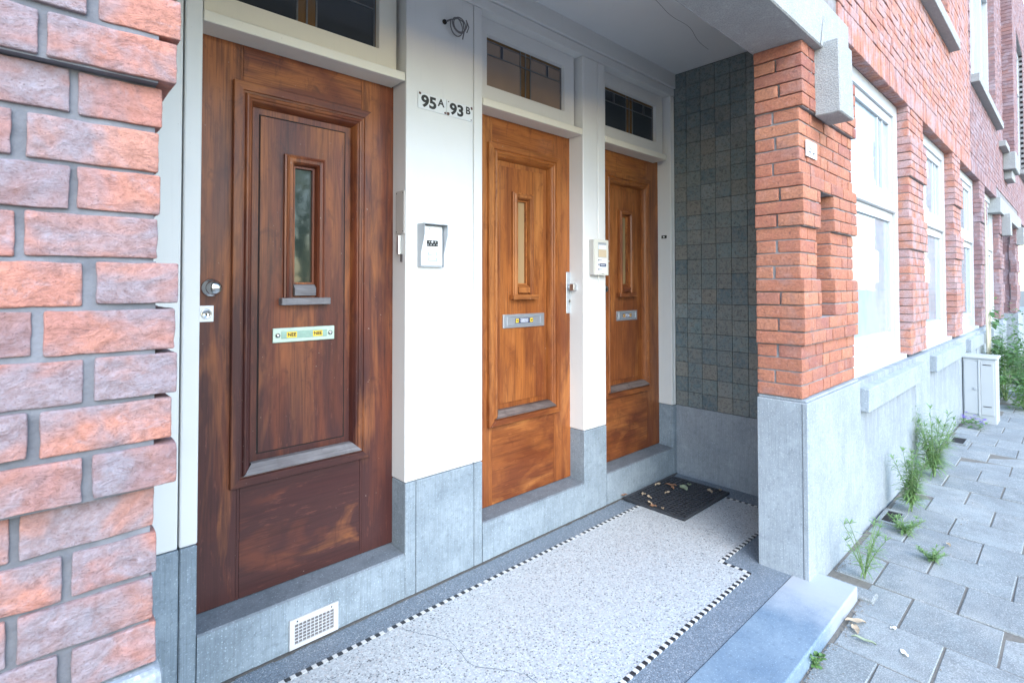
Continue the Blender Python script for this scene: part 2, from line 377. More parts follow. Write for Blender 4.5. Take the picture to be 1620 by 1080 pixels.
def soil():
    a = NT('joint_sand_and_soil'); p = a.t.nodes.new('ShaderNodeNewGeometry').outputs['Position']
    n = a.noise(p, 40, 5, 0.7); c = a.mix(n, (0.10, 0.092, 0.08), (0.24, 0.22, 0.19)); a.bump(n, 0.6, 0.01); return a.out(c, 1.0)
M['soil'] = soil()
M['grit'] = plain('sandy_grit', (0.20, 0.175, 0.145), 1.0, var=0.6, scale=25)
M['dirt'] = plain('ao_dirt_seam', (0.09, 0.085, 0.08), 1.0, var=0.4, scale=80)
M['asphalt'] = plain('street_brick_paving', (0.24, 0.215, 0.20), 0.9, var=0.3, scale=60)
M['rubber'] = plain('black_rubber', (0.035, 0.038, 0.045), 0.42, var=0.45, scale=50)
M['steel'] = plain('brushed_steel', (0.62, 0.63, 0.64), 0.32, 1.0)
M['chrome'] = plain('worn_chrome', (0.60, 0.60, 0.58), 0.2, 1.0)
M['silver'] = plain('silver_paint', (0.42, 0.45, 0.48), 0.4, 0.35)
M['alu'] = plain('anodised_aluminium', (0.55, 0.58, 0.62), 0.38, 0.75, var=0.1, scale=60)
M['patina'] = plain('pale_patinated_brass', (0.46, 0.56, 0.47), 0.45, 0.35, var=0.2, scale=40)
M['patina_dark'] = plain('green_patina', (0.27, 0.40, 0.33), 0.55, 0.2, var=0.25, scale=60)
M['yellow'] = plain('yellow_sticker', (0.80, 0.55, 0.05), 0.5)
M['orange_st'] = plain('faded_orange_sticker', (0.75, 0.46, 0.16), 0.5)
M['black'] = plain('black_print', (0.02, 0.02, 0.02), 0.5)
M['navy'] = plain('navy_sticker', (0.02, 0.03, 0.09), 0.5)
M['enamel'] = plain('white_enamel', (0.74, 0.76, 0.77), 0.18)
M['rust'] = plain('rust_chip', (0.10, 0.05, 0.04), 0.8)
M['beige_pl'] = plain('beige_plastic', (0.62, 0.61, 0.54), 0.4, var=0.06)
M['beige_side'] = plain('grey_beige_metal', (0.47, 0.45, 0.42), 0.45)
M['white_pl'] = plain('white_plate', (0.82, 0.83, 0.84), 0.25)
M['paper'] = plain('paper_label', (0.74, 0.77, 0.82), 0.6)
M['tan'] = plain('tan_card', (0.55, 0.44, 0.30), 0.7)
M['grille'] = plain('grille_white', (0.56, 0.565, 0.58), 0.4)
M['lead'] = plain('lead_came', (0.17, 0.18, 0.19), 0.45, 0.5, var=0.3)
M['cable'] = plain('grey_cable', (0.16, 0.15, 0.15), 0.5)
M['cabinet'] = paint('pale_grey_cabinet', (0.42, 0.445, 0.46), 0.3, 0.45)
def glass(name, col, rough=0.06, var=None):
    a = NT(name); p = a.t.nodes.new('ShaderNodeNewGeometry').outputs['Position']
    if var:
        n = a.noise(a.map(p, (3, 3, 2)), 1.0, 3); c = a.mix(a.ramp(n, [(0.4, 0.0), (0.6, 1.0)]), col, var)
    else: c = tuple(col)
    a.bump(a.noise(p, 7, 2), 0.05, 0.01)
    a.b.inputs['Coat Weight'].default_value = 0.0
    return a.out(c, rough, spec=0.7)
M['glass_dark'] = glass('dark_fanlight_glass', (0.035, 0.042, 0.05))
M['glass_brown'] = glass('brown_backed_glass', (0.25, 0.185, 0.145), 0.12, (0.29, 0.22, 0.17))
M['glass_strip'] = glass('brown_glass_strip', (0.15, 0.085, 0.035), 0.15)
M['glass_blue'] = glass('blue_glass_chip', (0.01, 0.015, 0.05), 0.1)
M['glass_door'] = glass('door_slit_glass', (0.02, 0.03, 0.028), 0.05, (0.06, 0.07, 0.05))
M['glass_tan'] = glass('curtained_slit_glass', (0.38, 0.25, 0.13), 0.1)
M['glass_amber'] = glass('amber_slit_glass', (0.20, 0.15, 0.08), 0.1, (0.34, 0.24, 0.12))
M['glass_win'] = glass('curtained_window_glass', (0.36, 0.42, 0.46), 0.03, (0.27, 0.34, 0.39))
def leafmat(name, c0, c1):
    a = NT(name); r = a.rand(); c = a.mix(r, c0, c1)
    a.b.inputs['Subsurface Weight'].default_value = 0.0
    m_ = a.out(c, 0.55)
    tr = a.t.nodes.new('ShaderNodeBsdfTranslucent'); a.t.links.new(c, tr.inputs[0])
    mx = a.t.nodes.new('ShaderNodeMixShader'); mx.inputs[0].default_value = 0.35
    a.t.links.new(a.b.outputs[0], mx.inputs[1]); a.t.links.new(tr.outputs[0], mx.inputs[2])
    a.t.links.new(mx.outputs[0], a.t.nodes['Material Output'].inputs[0]); return m_
M['leaf'] = leafmat('weed_green', (0.09, 0.20, 0.065), (0.19, 0.34, 0.10))
M['leaf_pale'] = leafmat('pale_weed_green', (0.15, 0.28, 0.11), (0.28, 0.42, 0.16))
M['leaf_dark'] = leafmat('shrub_green', (0.07, 0.16, 0.055), (0.17, 0.30, 0.11))
M['stem'] = plain('green_stem', (0.16, 0.24, 0.10), 0.6)
M['stem_pale'] = plain('dry_pale_stem', (0.55, 0.50, 0.38), 0.7)
M['petal'] = plain('white_petal', (0.80, 0.80, 0.76), 0.6)
M['petal_v'] = plain('violet_petal', (0.13, 0.07, 0.42), 0.6)
M['dry1'] = plain('tan_dry_leaf', (0.45, 0.35, 0.24), 0.8, var=0.25, scale=90)
M['dry2'] = plain('brown_dry_leaf', (0.30, 0.16, 0.09), 0.8, var=0.3, scale=90)
M['dry3'] = plain('greenish_dry_leaf', (0.30, 0.36, 0.24), 0.8, var=0.25, scale=90)

# ------------------------------------------------------------------ bricks
def rough_brick(L, D, H, seed, res):
    """an irregular hand-made brick, lower near corner at the origin"""
    bm = bmesh.new(); rad = 0.003
    def cuts(T):
        n_ = max(1, round((T-2*rad)/res)); return [0.0, rad*0.35] + [rad + (T-2*rad)*q/n_ for q in range(n_+1)] + [T-rad*0.35, T]
    gx, gy, gz = cuts(L), cuts(D), cuts(H)
    nx, ny, nz = len(gx)-1, len(gy)-1, len(gz)-1
    V = {}
    def vert(i, j, k):
        if (i, j, k) not in V:
            V[(i, j, k)] = bm.verts.new((gx[i], gy[j], gz[k]))
        return V[(i, j, k)]
    for k in (0, nz):
        for i in range(nx):
            for j in range(ny):
                q = [vert(i, j, k), vert(i+1, j, k), vert(i+1, j+1, k), vert(i, j+1, k)]
                bm.faces.new(q if k else q[::-1])
    for j in (0, ny):
        for i in range(nx):
            for k in range(nz):
                q = [vert(i, j, k), vert(i+1, j, k), vert(i+1, j, k+1), vert(i, j, k+1)]
                bm.faces.new(q[::-1] if j else q)
    for i in (0, nx):
        for j in range(ny):
            for k in range(nz):
                q = [vert(i, j, k), vert(i, j+1, k), vert(i, j+1, k+1), vert(i, j, k+1)]
                bm.faces.new(q if i else q[::-1])
    off = Vector((seed*3.17, seed*7.7, seed*1.9))
    for v in bm.verts:
        p = v.co.copy()
        lo = Vector((rad, rad, rad)); hi = Vector((L-rad, D-rad, H-rad))
        q = Vector((min(max(p[a], lo[a]), hi[a]) for a in range(3)))
        d = p - q
        if d.length > 1e-6: p = q + d.normalized()*rad
        n1 = noise.noise_vector((p + off)*38)*0.0022
        f = noise.noise(Vector((p.x*24+p.z*14, p.y*24+p.z*14, p.z*46-p.x*8)) + off)
        f2 = noise.noise((p+off)*9)
        cen = Vector((L/2, D/2, H/2)); dn = (d.normalized() if d.length > 1e-6 else (p-cen).normalized())
        v.co = p + n1*0.45 - dn*max(0, f)*0.0026 + dn*f2*0.0011
    return meshof('brick', bm, True)
_bc = {}
def brick_mesh(L, D, H, res, mat, nvar=4):
    key = (round(L, 3), round(D, 3), round(H, 3), res, mat.name)
    if key not in _bc: _bc[key] = []
    if len(_bc[key]) < nvar:
        me = rough_brick(L, D, H, len(_bc)*5 + len(_bc[key]) + 1, res); me.materials.append(mat)
        _bc[key].append(me); return me
    return random.choice(_bc[key])
CH = 0.0673; Z0 = 0.888; HB = 0.0608
J = CH - HB
def segs(x0, x1, pat, j=0.012):
    out = []; x = x0; i = 0
    while x < x1 - 0.02:
        L = pat[min(i, len(pat)-1)]; e = min(x + L, x1)
        if x1 - e < 0.035: e = x1
        out.append((x, e)); x = e + j; i += 1
    return out
def proud(k): return 4 <= k <= 8 or 13 <= k <= 16 or k >= 22
def add_brick(parent, x0, x1, y0, y1, z, mat, res):
    L, D = round((x1-x0)*200)/200, round((y1-y0)*200)/200
    me = brick_mesh(L, D, HB, res, mat)
    o = link('brick', me, None, parent, (x0 + random.uniform(-.0015, .0015), y0 + random.uniform(-.0025, .0015), z + random.uniform(-.001, .001)),
             (random.uniform(-.006, .006), random.uniform(-.008, .008), random.uniform(-.006, .006)))
    return o

# ------------------------------------------------------------------ porch floor and step
floor = thing('porch_floor', None, None, (1.5, 1.6, 0), kind='structure')
bm = bmesh.new(); bx(bm, -0.7, 3.80, 1.02, 2.19, -0.12, -0.004)
obj('dark_terrazzo_border', bm, M['terrazzo_dark'], floor)
bm = bmesh.new()
vs = [bm.verts.new((x, y, 0.0)) for x, y in ((-0.6, 1.185), (2.745, 1.185), (2.745, 1.335), (3.6, 1.335), (3.6, 2.02), (-0.6, 2.02))]
bm.faces.new(vs); obj('terrazzo_field', bm, M['terrazzo'], floor)
TS = 0.0205
def tess_mesh(mat):
    b = bmesh.new(); bx(b, 0, TS-0.0015, 0, TS-0.0015, -0.01, 0.0012); me = meshof('mosaic_tile', b); me.materials.append(mat); return me
tb, tw = tess_mesh(M['tess_black']), tess_mesh(M['tess_white'])
tcount = 0
def tess_line(x0, y0, x1, y1, start=0, skip=0.0):
    global tcount
    d = Vector((x1-x0, y1-y0, 0)); n = int(round(d.length/TS)); d.normalize()
    for i in range(n):
        p = Vector((x0, y0, 0)) + d*TS*i
        if random.random() < skip: continue
        link('mosaic_tile', tb if (i+start) % 2 == 0 else tw, None, floor, (p.x + random.uniform(-.0006, .0006), p.y + random.uniform(-.0006, .0006), random.uniform(0.0002, 0.0009)),
             (0, 0, random.uniform(-.03, .03)))
tess_line(0.62, 2.020, 3.60, 2.020, skip=0.01)
tess_line(1.50, 1.165, 2.745, 1.165)
tess_line(2.735, 1.187, 2.735, 1.33, 1)
tess_line(2.735, 1.315, 3.6, 1.315)
tess_line(3.59, 1.34, 3.59, 1.72)
b_ = bmesh.new(); rng = random.Random(3)
xx = -0.6
while xx < 3.78:
    ln = rng.uniform(.03, .09); dd = rng.uniform(.004, .013)
    bx(b_, xx, min(xx+ln, 3.79), 2.176-dd, 2.181, -0.003, rng.uniform(0.0005, 0.0016)); xx += ln
obj('ao_dirt_seam', b_, M['dirt'], floor)  # dark strips put contact shade as well as dirt into the wall-foot joint
def crack(pts, wd=0.002):
    b = bmesh.new(); prev = None
    dense = []
    for i in range(len(pts)-1):
        for s_ in range(8):
            t = s_/8; x = pts[i][0]*(1-t)+pts[i+1][0]*t; y = pts[i][1]*(1-t)+pts[i+1][1]*t
            nn = noise.noise(Vector((x*30, y*30, 1)))*0.012
            dense.append((x+nn, y+noise.noise(Vector((x*25, y*35, 5)))*0.012))
    for i, (x, y) in enumerate(dense):
        ww = wd*(0.5+random.random())*(1 if 0 < i < len(dense)-1 else 0.1)
        cur = (b.verts.new((x-ww/2, y, 0.0006)), b.verts.new((x+ww/2, y+ww*0.3, 0.0006)))
        if prev: b.faces.new((prev[0], prev[1], cur[1], cur[0]))
        prev = cur
    obj('crack', b, M['stone_top'], floor)
crack([(0.86, 1.95), (0.92, 1.78), (1.06, 1.62), (1.04, 1.44), (1.10, 1.30)], 0.002)
crack([(1.22, 1.99), (1.32, 1.80), (1.30, 1.62), (1.42, 1.45), (1.40, 1.32), (1.47, 1.20)], 0.0032)
crack([(1.62, 1.99), (1.60, 1.90), (1.56, 1.83)], 0.0015)

step = thing('entrance_step', 'long blue limestone step slab along the front of the porch', 'step', (1.9, 0.9, -0.1))
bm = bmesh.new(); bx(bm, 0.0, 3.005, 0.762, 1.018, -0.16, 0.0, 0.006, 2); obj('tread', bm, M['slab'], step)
bm = bmesh.new(); bx(bm, 3.01, 3.11, 0.70, 0.93, -0.16, -0.045, 0.008, 1); obj('end_stone', bm, M['paver'], step)

# ------------------------------------------------------------------ doors' wall: painted wooden front with stone bases and steps
YP = 2.183
front = thing('door_front', 'white painted wooden porch front holding three doors, on grey stone bases', 'wall', (2.1, YP, 0))
OPEN = [(0.487, 1.346), (1.82, 2.666), (2.90, 3.742)]
def pilaster(x0, x1, grooves=(), rr=0.006, z1=2.955):
    b = bmesh.new(); bx(b, x0, x1, YP, 2.40, 0.532, z1, rr, 2); obj('pilaster', b, M['white'], front)
    for g in grooves:
        b = bmesh.new(); bx(b, g-0.0022, g+0.0022, YP-0.0025, YP+0.004, 0.54, z1-0.003); obj('groove', b, M['lead'], front)
pilaster(-0.65, 0.425); pilaster(0.430, 0.487)
pilaster(1.346, 1.757); pilaster(1.762, 1.82)
pilaster(2.666, 2.818); pilaster(2.822, 2.90)
pilaster(3.742, 3.775); pilaster(3.778, 3.80)
def stone_base(x0, x1, joints=()):
    edges = [x0] + list(joints) + [x1]
    for a_, b_ in zip(edges[:-1], edges[1:]):
        b = bmesh.new(); bx(b, a_+0.0015, b_-0.0015, YP-0.003, 2.40, -0.02, 0.529, 0.004, 1); obj('stone_base', b, M['stone'], front)
stone_base(-0.65, 0.487, (0.43,)); stone_base(1.346, 1.82, (1.407, 1.762)); stone_base(2.666, 2.90); stone_base(3.742, 3.80)
# header, frieze, transoms, sash frames, fanlights
b = bmesh.new(); bx(b, -0.65, 3.80, YP-0.001, 2.40, 2.957, 3.018, 0.003); obj('header', b, M['white'], front)
b = bmesh.new(); bx(b, -0.65, 3.80, YP-0.014, 2.40, 3.021, 3.15, 0.004); obj('frieze', b, M['white'], front)
for i, (a_, b_) in enumerate(OPEN):
    st = bmesh.new(); vsb = []
    prof = [(YP-0.002, -0.02), (YP-0.002, 0.198), (YP+0.004, 0.205), (2.32, 0.214), (2.40, 0.214), (2.40, -0.02)]
    rings = [[st.verts.new((x, y, z)) for y, z in prof] for x in (a_+0.0015, b_-0.0015)]
    for q in range(len(prof)):
        f = st.faces.new((rings[0][q], rings[0][(q+1) % 6], rings[1][(q+1) % 6], rings[1][q]))
    st.faces.new(rings[0][::-1]); st.faces.new(rings[1])
    bmesh.ops.recalc_face_normals(st, faces=st.faces[:])
    me = meshof('door_step', st); me.materials.append(M['stone']); me.materials.append(M['stone_top'])
    for p in me.polygons:
        if p.normal.z > 0.6: p.material_index = 1
    link('door_step', me, None, front)
    t = bmesh.new(); bx(t, a_, b_-0.008 if i < 2 else b_-0.066, YP-0.004, 2.305, 2.434, 2.475, 0.003); obj('transom_bar', t, M['cream'], front)
    # door rebate
    t = bmesh.new(); bx(t, a_-0.001, b_+0.03, 2.36, 2.42, 0.2, 2.45); obj('door_rebate', t, M['gap'], front)
    # sash frame
    sx0, sx1, sz0, sz1 = a_+0.016, b_-0.018, 2.477, 2.955
    gx0, gx1, gz0, gz1 = a_+0.075, b_-0.103, 2.572, 2.875
    f = bmesh.new()
    for q in ((sx0, sx1, sz0, gz0), (sx0, sx1, gz1, sz1), (sx0, gx0, gz0, gz1), (gx1, sx1, gz0, gz1)):
        bx(f, q[0], q[1], 2.245, 2.32, q[2], q[3])
    sash = obj('fanlight_frame', f, M['cream'] if i == 0 else M['white'], front)
    bd = bmesh.new(); frame_sweep(bd, gx0-0.001, gx1+0.001, gz0-0.001, gz1+0.001, 2.245, [(0, 0.0005), (0.008, 0.0005), (0.014, -0.022)])
    obj('glazing_bead', bd, M['cream'] if i == 0 else M['white'], sash)
    gm = [M['glass_dark'], M['glass_brown'], M['glass_dark']][i]
    mid = (gx0+gx1)/2; chz = gz1-0.105
    yg = 2.272
    xs = [gx0, mid-0.042, mid-0.002, mid+0.002, mid+0.042, gx1]
    panes = [(gx0+0.02, mid-0.042, gz0+0.012, chz, gm), (mid+0.042, gx1-0.02, gz0+0.012, chz, gm),
             (gx0+0.02, gx0+0.135, chz, gz1-0.03, gm), (gx0+0.15, mid-0.042, chz, gz1-0.03, gm),
             (gx1-0.135, gx1-0.02, chz, gz1-0.03, gm), (mid+0.042, gx1-0.15, chz, gz1-0.03, gm),
             (mid-0.042, mid, gz0+0.012, chz-0.0, M['glass_strip']), (mid, mid+0.042, gz0+0.012, chz, M['glass_strip']),
             (mid-0.042, mid+0.042, chz, gz1, M['glass_strip']),
             (gx0, gx0+0.02, gz0, gz1, M['glass_strip']), (gx1-0.02, gx1, gz0, gz1, M['glass_strip']),
             (gx0+0.135, gx0+0.15, chz+0.0, gz1-0.03, M['glass_blue']), (gx1-0.15, gx1-0.135, chz, gz1-0.03, M['glass_blue']),
             (gx0+0.02, gx1-0.02, gz0, gz0+0.012, M['glass_strip']), (gx0+0.02, mid-0.042, gz1-0.03, gz1, M['glass_strip']), (mid+0.042, gx1-0.02, gz1-0.03, gz1, M['glass_strip'])]
    for (u0, u1, v0, v1, mm) in panes:
        g = bmesh.new(); bx(g, u0+0.0008, u1-0.0008, yg, yg+0.004, v0+0.0008, v1-0.0008)
        bmesh.ops.rotate(g, cent=((u0+u1)/2, yg, (v0+v1)/2), matrix=Matrix.Rotation(random.uniform(-.012, .012), 3, 'Z'), verts=g.verts[:])
        obj('pane', g, mm, sash)
    cm = bmesh.new()
    def came(u0, u1, v0, v1): bx(cm, u0, u1, yg-0.004, yg+0.006, v0, v1)
    for xx in (gx0+0.02, mid-0.042, mid, mid+0.042, gx1-0.02): came(xx-0.0035, xx+0.0035, gz0, gz1)
    came(gx0+0.02, gx1-0.02, chz-0.003, chz+0.003)
    bx(cm, gx0+0.02, gx1-0.02, yg-0.0035, yg+0.005, gz0+0.010, gz0+0.0155); bx(cm, gx0+0.02, gx1-0.02, yg-0.0035, yg+0.005, gz1-0.033, gz1-0.0275)
    for xx in (gx0+0.135, gx0+0.15, gx1-0.135, gx1-0.15): bx(cm, xx-0.003, xx+0.003, yg-0.0038, yg+0.0045, chz, gz1-0.03)
    obj('lead_came', cm, M['lead'], sash)
    bk = bmesh.new(); bx(bk, gx0-0.01, gx1+0.01, 2.29, 2.31, gz0-0.01, gz1+0.01); obj('fanlight_backing', bk, M['gap'], sash)
b = bmesh.new(); bx(b, -0.65, 3.80, 2.42, 2.46, -0.1, 3.2); obj('backing', b, M['gap'], front)

# ------------------------------------------------------------------ doors
YD = 2.301
def door(x0, pref, label, glassmat):
    d = thing('front_door', label, 'door', (x0+0.438, YD+0.02, 0.215))
    mz, mx, mp, ml = M[pref+'_Z'], M[pref+'_X'], M[pref+'_P'], M[pref+'_L']
    x1 = x0+0.876; p0, p1 = x0+0.139, x0+0.737; pz0, pz1 = 0.6595, 2.282; zt, zb = 2.449, 0.217
    sL, sR = x0+0.178, x0+0.697       # stile joints
    def part(name, a_, b_, z0_, z1_, mm):
        t = bmesh.new(); bx(t, a_, b_, YD, YD+0.05, z0_, z1_, 0.0012); return obj(name, t, mm, d)
    # stiles are cut round the panel opening
    part('stile', x0, p0+0.03, zb, zt, mz); part('stile', p1-0.03, x1, zb, zt, mz)
    t = bmesh.new(); bx(t, p0+0.0305, sL, YD, YD+0.05, pz1-0.03, zt, 0.0); bx(t, p0+0.0305, sL, YD, YD+0.05, zb, pz0+0.03)
    obj('stile', t, mz, d)
    t = bmesh.new(); bx(t, sR, p1-0.0305, YD, YD+0.05, pz1-0.03, zt); bx(t, sR, p1-0.0305, YD, YD+0.05, zb, pz0+0.03)
    obj('stile', t, mz, d)
    part('top_rail', sL+0.001, sR-0.001, pz1-0.03, zt, mx)
    part('bottom_rail', sL+0.001, sR-0.001, zb, pz0+0.03, ml)
    prof = [(0, 0.0), (0.0005, 0.020), (0.003, 0.023), (0.034, 0.023), (0.0365, 0.017), (0.043, 0.016), (0.046, 0.0225), (0.050, 0.026), (0.055, 0.0265), (0.060, 0.024), (0.063, 0.0175), (0.066, 0.0165),
            (0.070, 0.013), (0.076, 0.002), (0.081, -0.012), (0.083, -0.022)]
    for sd_, mm in (('L', mz), ('R', mz), ('T', mx)):
        t = bmesh.new(); frame_sweep(t, p0, p1, pz0, pz1, YD, prof, sd_); obj('panel_moulding', t, mm, d)
    t = bmesh.new(); frame_sweep(t, p0, p1, pz0, pz1, YD, prof[:6], 'B'); obj('panel_moulding', t, mx, d)
    t = bmesh.new(); frame_sweep(t, p0, p1, pz0, pz1, YD, [(0.043, 0.016), (0.045, 0.030), (0.052, 0.032), (0.082, 0.004), (0.083, -0.022)], 'B')
    obj('weathered_sill', t, M['wood_grey'] if pref == 'door_a' else M['wood_grey2'], d)
    # panel margin and raised field
    cx = (p0+p1)/2; wz0, wz1 = 1.409, 2.024
    t = bmesh.new()
    f0, f1, g0, g1 = p0+0.1125, p1-0.1125, pz0+0.1125, pz1-0.1125
    hx0, hx1, hz0, hz1 = cx-0.06, cx+0.06, wz0+0.02, wz1-0.03
    for q in ((f0, f1, g0, hz0), (f0, f1, hz1, g1), (f0, hx0, hz0, hz1), (hx1, f1, hz0, hz1)):
        bx(t, q[0], q[1], YD+0.0205, YD+0.04, q[2], q[3])
    obj('panel', t, mp, d)
    t = bmesh.new()
    for q in ((p0+0.08, f0+0.004, pz0+0.08, pz1-0.08), (f1-0.004, p1-0.08, pz0+0.08, pz1-0.08), (f0+0.004, f1-0.004, pz0+0.08, g0+0.004), (f0+0.004, f1-0.004, g1-0.004, pz1-0.08)):
        bx(t, q[0], q[1], YD+0.024, YD+0.045, q[2], q[3])
    obj('panel_margin', t, mz, d)
    t = bmesh.new(); frame_sweep(t, f0-0.004, f1+0.004, g0-0.004, g1+0.004, YD+0.0235, [(0, 0.0), (0.0042, 0.0), (0.0043, 0.0032), (0.006, 0.0042)]); obj('panel_edge', t, M['gap'] if pref == 'door_a' else mz, d)
    # slit window
    yw = YD+0.0205
    t = bmesh.new(); frame_sweep(t, cx-0.0895, cx+0.0895, wz0-0.035, wz1, yw, [(0, 0.0), (0.0005, 0.014), (0.008, 0.016), (0.009, 0.021), (0.018, 0.027), (0.030, 0.026), (0.037, 0.016), (0.041, -0.006), (0.042, -0.016)], 'LTR')
    wf = obj('window_frame', t, mz, d, loc=None)
    t = bmesh.new(); frame_sweep(t, cx-0.0475, cx+0.0475, 1.466, wz1-0.042, yw+0.014, [(0, 0.0), (0.0005, 0.008), (0.009, 0.008), (0.0095, -0.006)]); obj('inner_frame', t, mx if pref != 'door_a' else mz, wf)
    t = bmesh.new(); bx(t, cx-0.046, cx+0.046, yw+0.022, yw+0.03, 1.44, wz1-0.04); obj('pane', t, glassmat, wf)
    t = bmesh.new()
    pr = [(yw+0.016, 1.416), (yw-0.020, 1.418), (yw-0.022, 1.448), (yw-0.004, 1.464), (yw+0.016, 1.466)]
    rg = [[t.verts.new((x, y, z)) for y, z in pr] for x in (cx-0.046, cx+0.046)]
    for q in range(5): t.faces.new((rg[0][q], rg[0][(q+1) % 5], rg[1][(q+1) % 5], rg[1][q]))
    t.faces.new(rg[0][::-1]); t.faces.new(rg[1]); bmesh.ops.recalc_face_normals(t, faces=t.faces[:])
    obj('weather_bar', t, M['wood_grey'] if pref == 'door_a' else mx, wf)
    t = bmesh.new(); bx(t, cx-0.106, cx+0.106, yw-0.040, yw+0.002, 1.378, 1.408, 0.003, 1); obj('window_ledge', t, M['wood_grey'] if pref == 'door_a' else mx, wf)
    return d, cx
d1, c1 = door(0.480, 'door_a', 'dark reddish brown wooden door with round knob, nearest and largest of the three', M['glass_door'])
d2, c2 = door(1.812, 'door_b', 'orange brown wooden door in the middle between two white pilasters', M['glass_tan'])
d3, c3 = door(2.877, 'door_c', 'brown wooden door beside the dark tiled wall, farthest of the three', M['glass_amber'])
YF = YD + 0.0205      # panel field plane
def letterbox(d, x0, x1, z0, z1, kind):
    m1, m2 = (M['patina'], M['patina_dark']) if kind == 'a' else (M['alu'], M['alu'])
    t = bmesh.new(); bx(t, x0, x1, YF-0.010, YF+0.002, z0, z1, 0.003, 2); lb = obj('letterbox', t, m1, d)
    ix0, ix1 = x0+(x1-x0)*.13, x1-(x1-x0)*.13; iz0, iz1 = z0+(z1-z0)*.26, z1-(z1-z0)*.24
    if kind == 'a':
        t = bmesh.new(); bx(t, ix0, ix1, YF-0.0115, YF-0.0085, iz0, iz1, 0.001); obj('flap', t, m2, lb)
        for sx in (x0+(x1-x0)*.075, x1-(x1-x0)*.075):
            t = bmesh.new(); lathe(t, (sx, YF-0.009, (z0+z1)/2), (0, -1, 0), [(0.0105, 0), (0.010, 0.004), (0.006, 0.008), (0.001, 0.0095)], 14); obj('screw', t, M['chrome'], lb, True)
        for sx in (ix0+0.043, ix1-0.043):
            zc = (iz0+iz1)/2
            t = bmesh.new(); bx(t, sx-0.0215, sx+0.0215, YF-0.0125, YF-0.0112, zc-0.0125, zc+0.0125); obj('sticker', t, M['yellow'], lb)
            text('lettering', 'NEE', 0.0205, M['black'], lb, sx, YF-0.0131, zc, 0.0004, 0.0006)
    else:
        t = bmesh.new(); frame_sweep(t, ix0-0.012, ix1+0.012, iz0-0.006, iz1+0.006, YF-0.010, [(0, 0.0), (0.001, 0.004), (0.004, 0.004), (0.005, 0.0), (0.006, -0.001)]); obj('flap_frame', t, M['alu'], lb)
        t = bmesh.new(); bx(t, ix0-0.006, ix1+0.006, YF-0.0108, YF-0.008, iz0-0.001, iz1+0.001, 0.0008); obj('flap', t, m2, lb)
        cx = (x0+x1)/2 - 0.004; zc = (iz0+iz1)/2; hw = (x1-x0)*0.215; hh = 0.0145
        t = bmesh.new(); bx(t, cx-hw, cx+hw, YF-0.0122, YF-0.0109, zc-hh, zc+hh); obj('sticker', t, M['navy'], lb)
        for sg in (-1, 1):
            sx = cx + sg*(hw-0.0155)
            t = bmesh.new(); bx(t, sx-0.0125, sx+0.0125, YF-0.0134, YF-0.0123, zc-0.011, zc+0.011); obj('sticker', t, M['orange_st'] if kind == 'c' else M['yellow'], lb)
            text('lettering', 'NEE', 0.0118, M['black'], lb, sx, YF-0.0140, zc, 0.0003, 0.0003)
        bm_ = bmesh.new()
        for q in range(4):
            wv = hw*(0.46-0.05*(q % 2)); bx(bm_, cx-wv, cx+wv, YF-0.0130, YF-0.0122, zc+0.0095-q*0.006-0.0016, zc+0.0095-q*0.006+0.0010)
        obj('small_print', bm_, M['paper'], lb)
letterbox(d1, 0.786, 1.055, 1.2195, 1.2805, 'a')
letterbox(d2, 2.086, 2.435, 1.210, 1.291, 'b')
letterbox(d3, 3.205, 3.462, 1.205, 1.276, 'c')
# door furniture
t = bmesh.new(); lathe(t, (0.550, YD, 1.452), (0, -1, 0), [(0.035, 0), (0.035, 0.003), (0.031, 0.007), (0.015, 0.010), (0.013, 0.022), (0.020, 0.028), (0.0275, 0.036), (0.0285, 0.046), (0.024, 0.056), (0.012, 0.062), (0.001, 0.0635)], 28)
obj('knob', t, M['chrome'], d1, True)
t = bmesh.new(); bx(t, 0.500, 0.559, YD-0.004, YD, 1.321, 1.383, 0.001); lk = obj('lock_plate', t, M['enamel'], d1)
t = bmesh.new(); lathe(t, (0.533, YD-0.003, 1.352), (0, -1, 0), [(0.019, 0), (0.019, 0.004), (0.016, 0.006), (0.015, 0.0045), (0.001, 0.0045)], 22); obj('cylinder_lock', t, M['chrome'], lk, True)
t = bmesh.new(); bx(t, 0.5305, 0.5355, YD-0.0088, YD-0.007, 1.343, 1.354); obj('keyhole', t, M['gap'], lk)
t = bmesh.new(); bx(t, 2.628, 2.680, YD-0.006, YD, 1.281, 1.551, 0.002); es = obj('escutcheon', t, M['alu'], d2)
t = bmesh.new(); bx(t, 2.632, 2.690, YD-0.062, YD-0.024, 1.428, 1.474, 0.006, 2); obj('grip', t, M['steel'], es)
t = bmesh.new(); cyl(t, (2.658, YD-0.005, 1.451), (0, -1, 0), 0.012, 0.012, 0.022, 14); obj('spindle', t, M['steel'], es)
t = bmesh.new(); cyl(t, (2.655, YD-0.005, 1.362), (0, -1, 0), 0.011, 0.011, 0.004, 16); bx(t, 2.652, 2.658, YD-0.0085, YD-0.005, 1.335, 1.362); obj('cylinder_lock', t, M['chrome'], es)
t = bmesh.new(); bx(t, 2.652, 2.658, YD-0.0105, YD-0.0088, 1.350, 1.366); obj('keyhole', t, M['gap'], es)
t = bmesh.new(); lathe(t, (2.995, YD, 1.440), (0, -1, 0), [(0.030, 0), (0.029, 0.005), (0.013, 0.008), (0.012, 0.022), (0.024, 0.032), (0.026, 0.045), (0.018, 0.055), (0.001, 0.058)], 22); obj('knob', t, M['chrome'], d3, True)

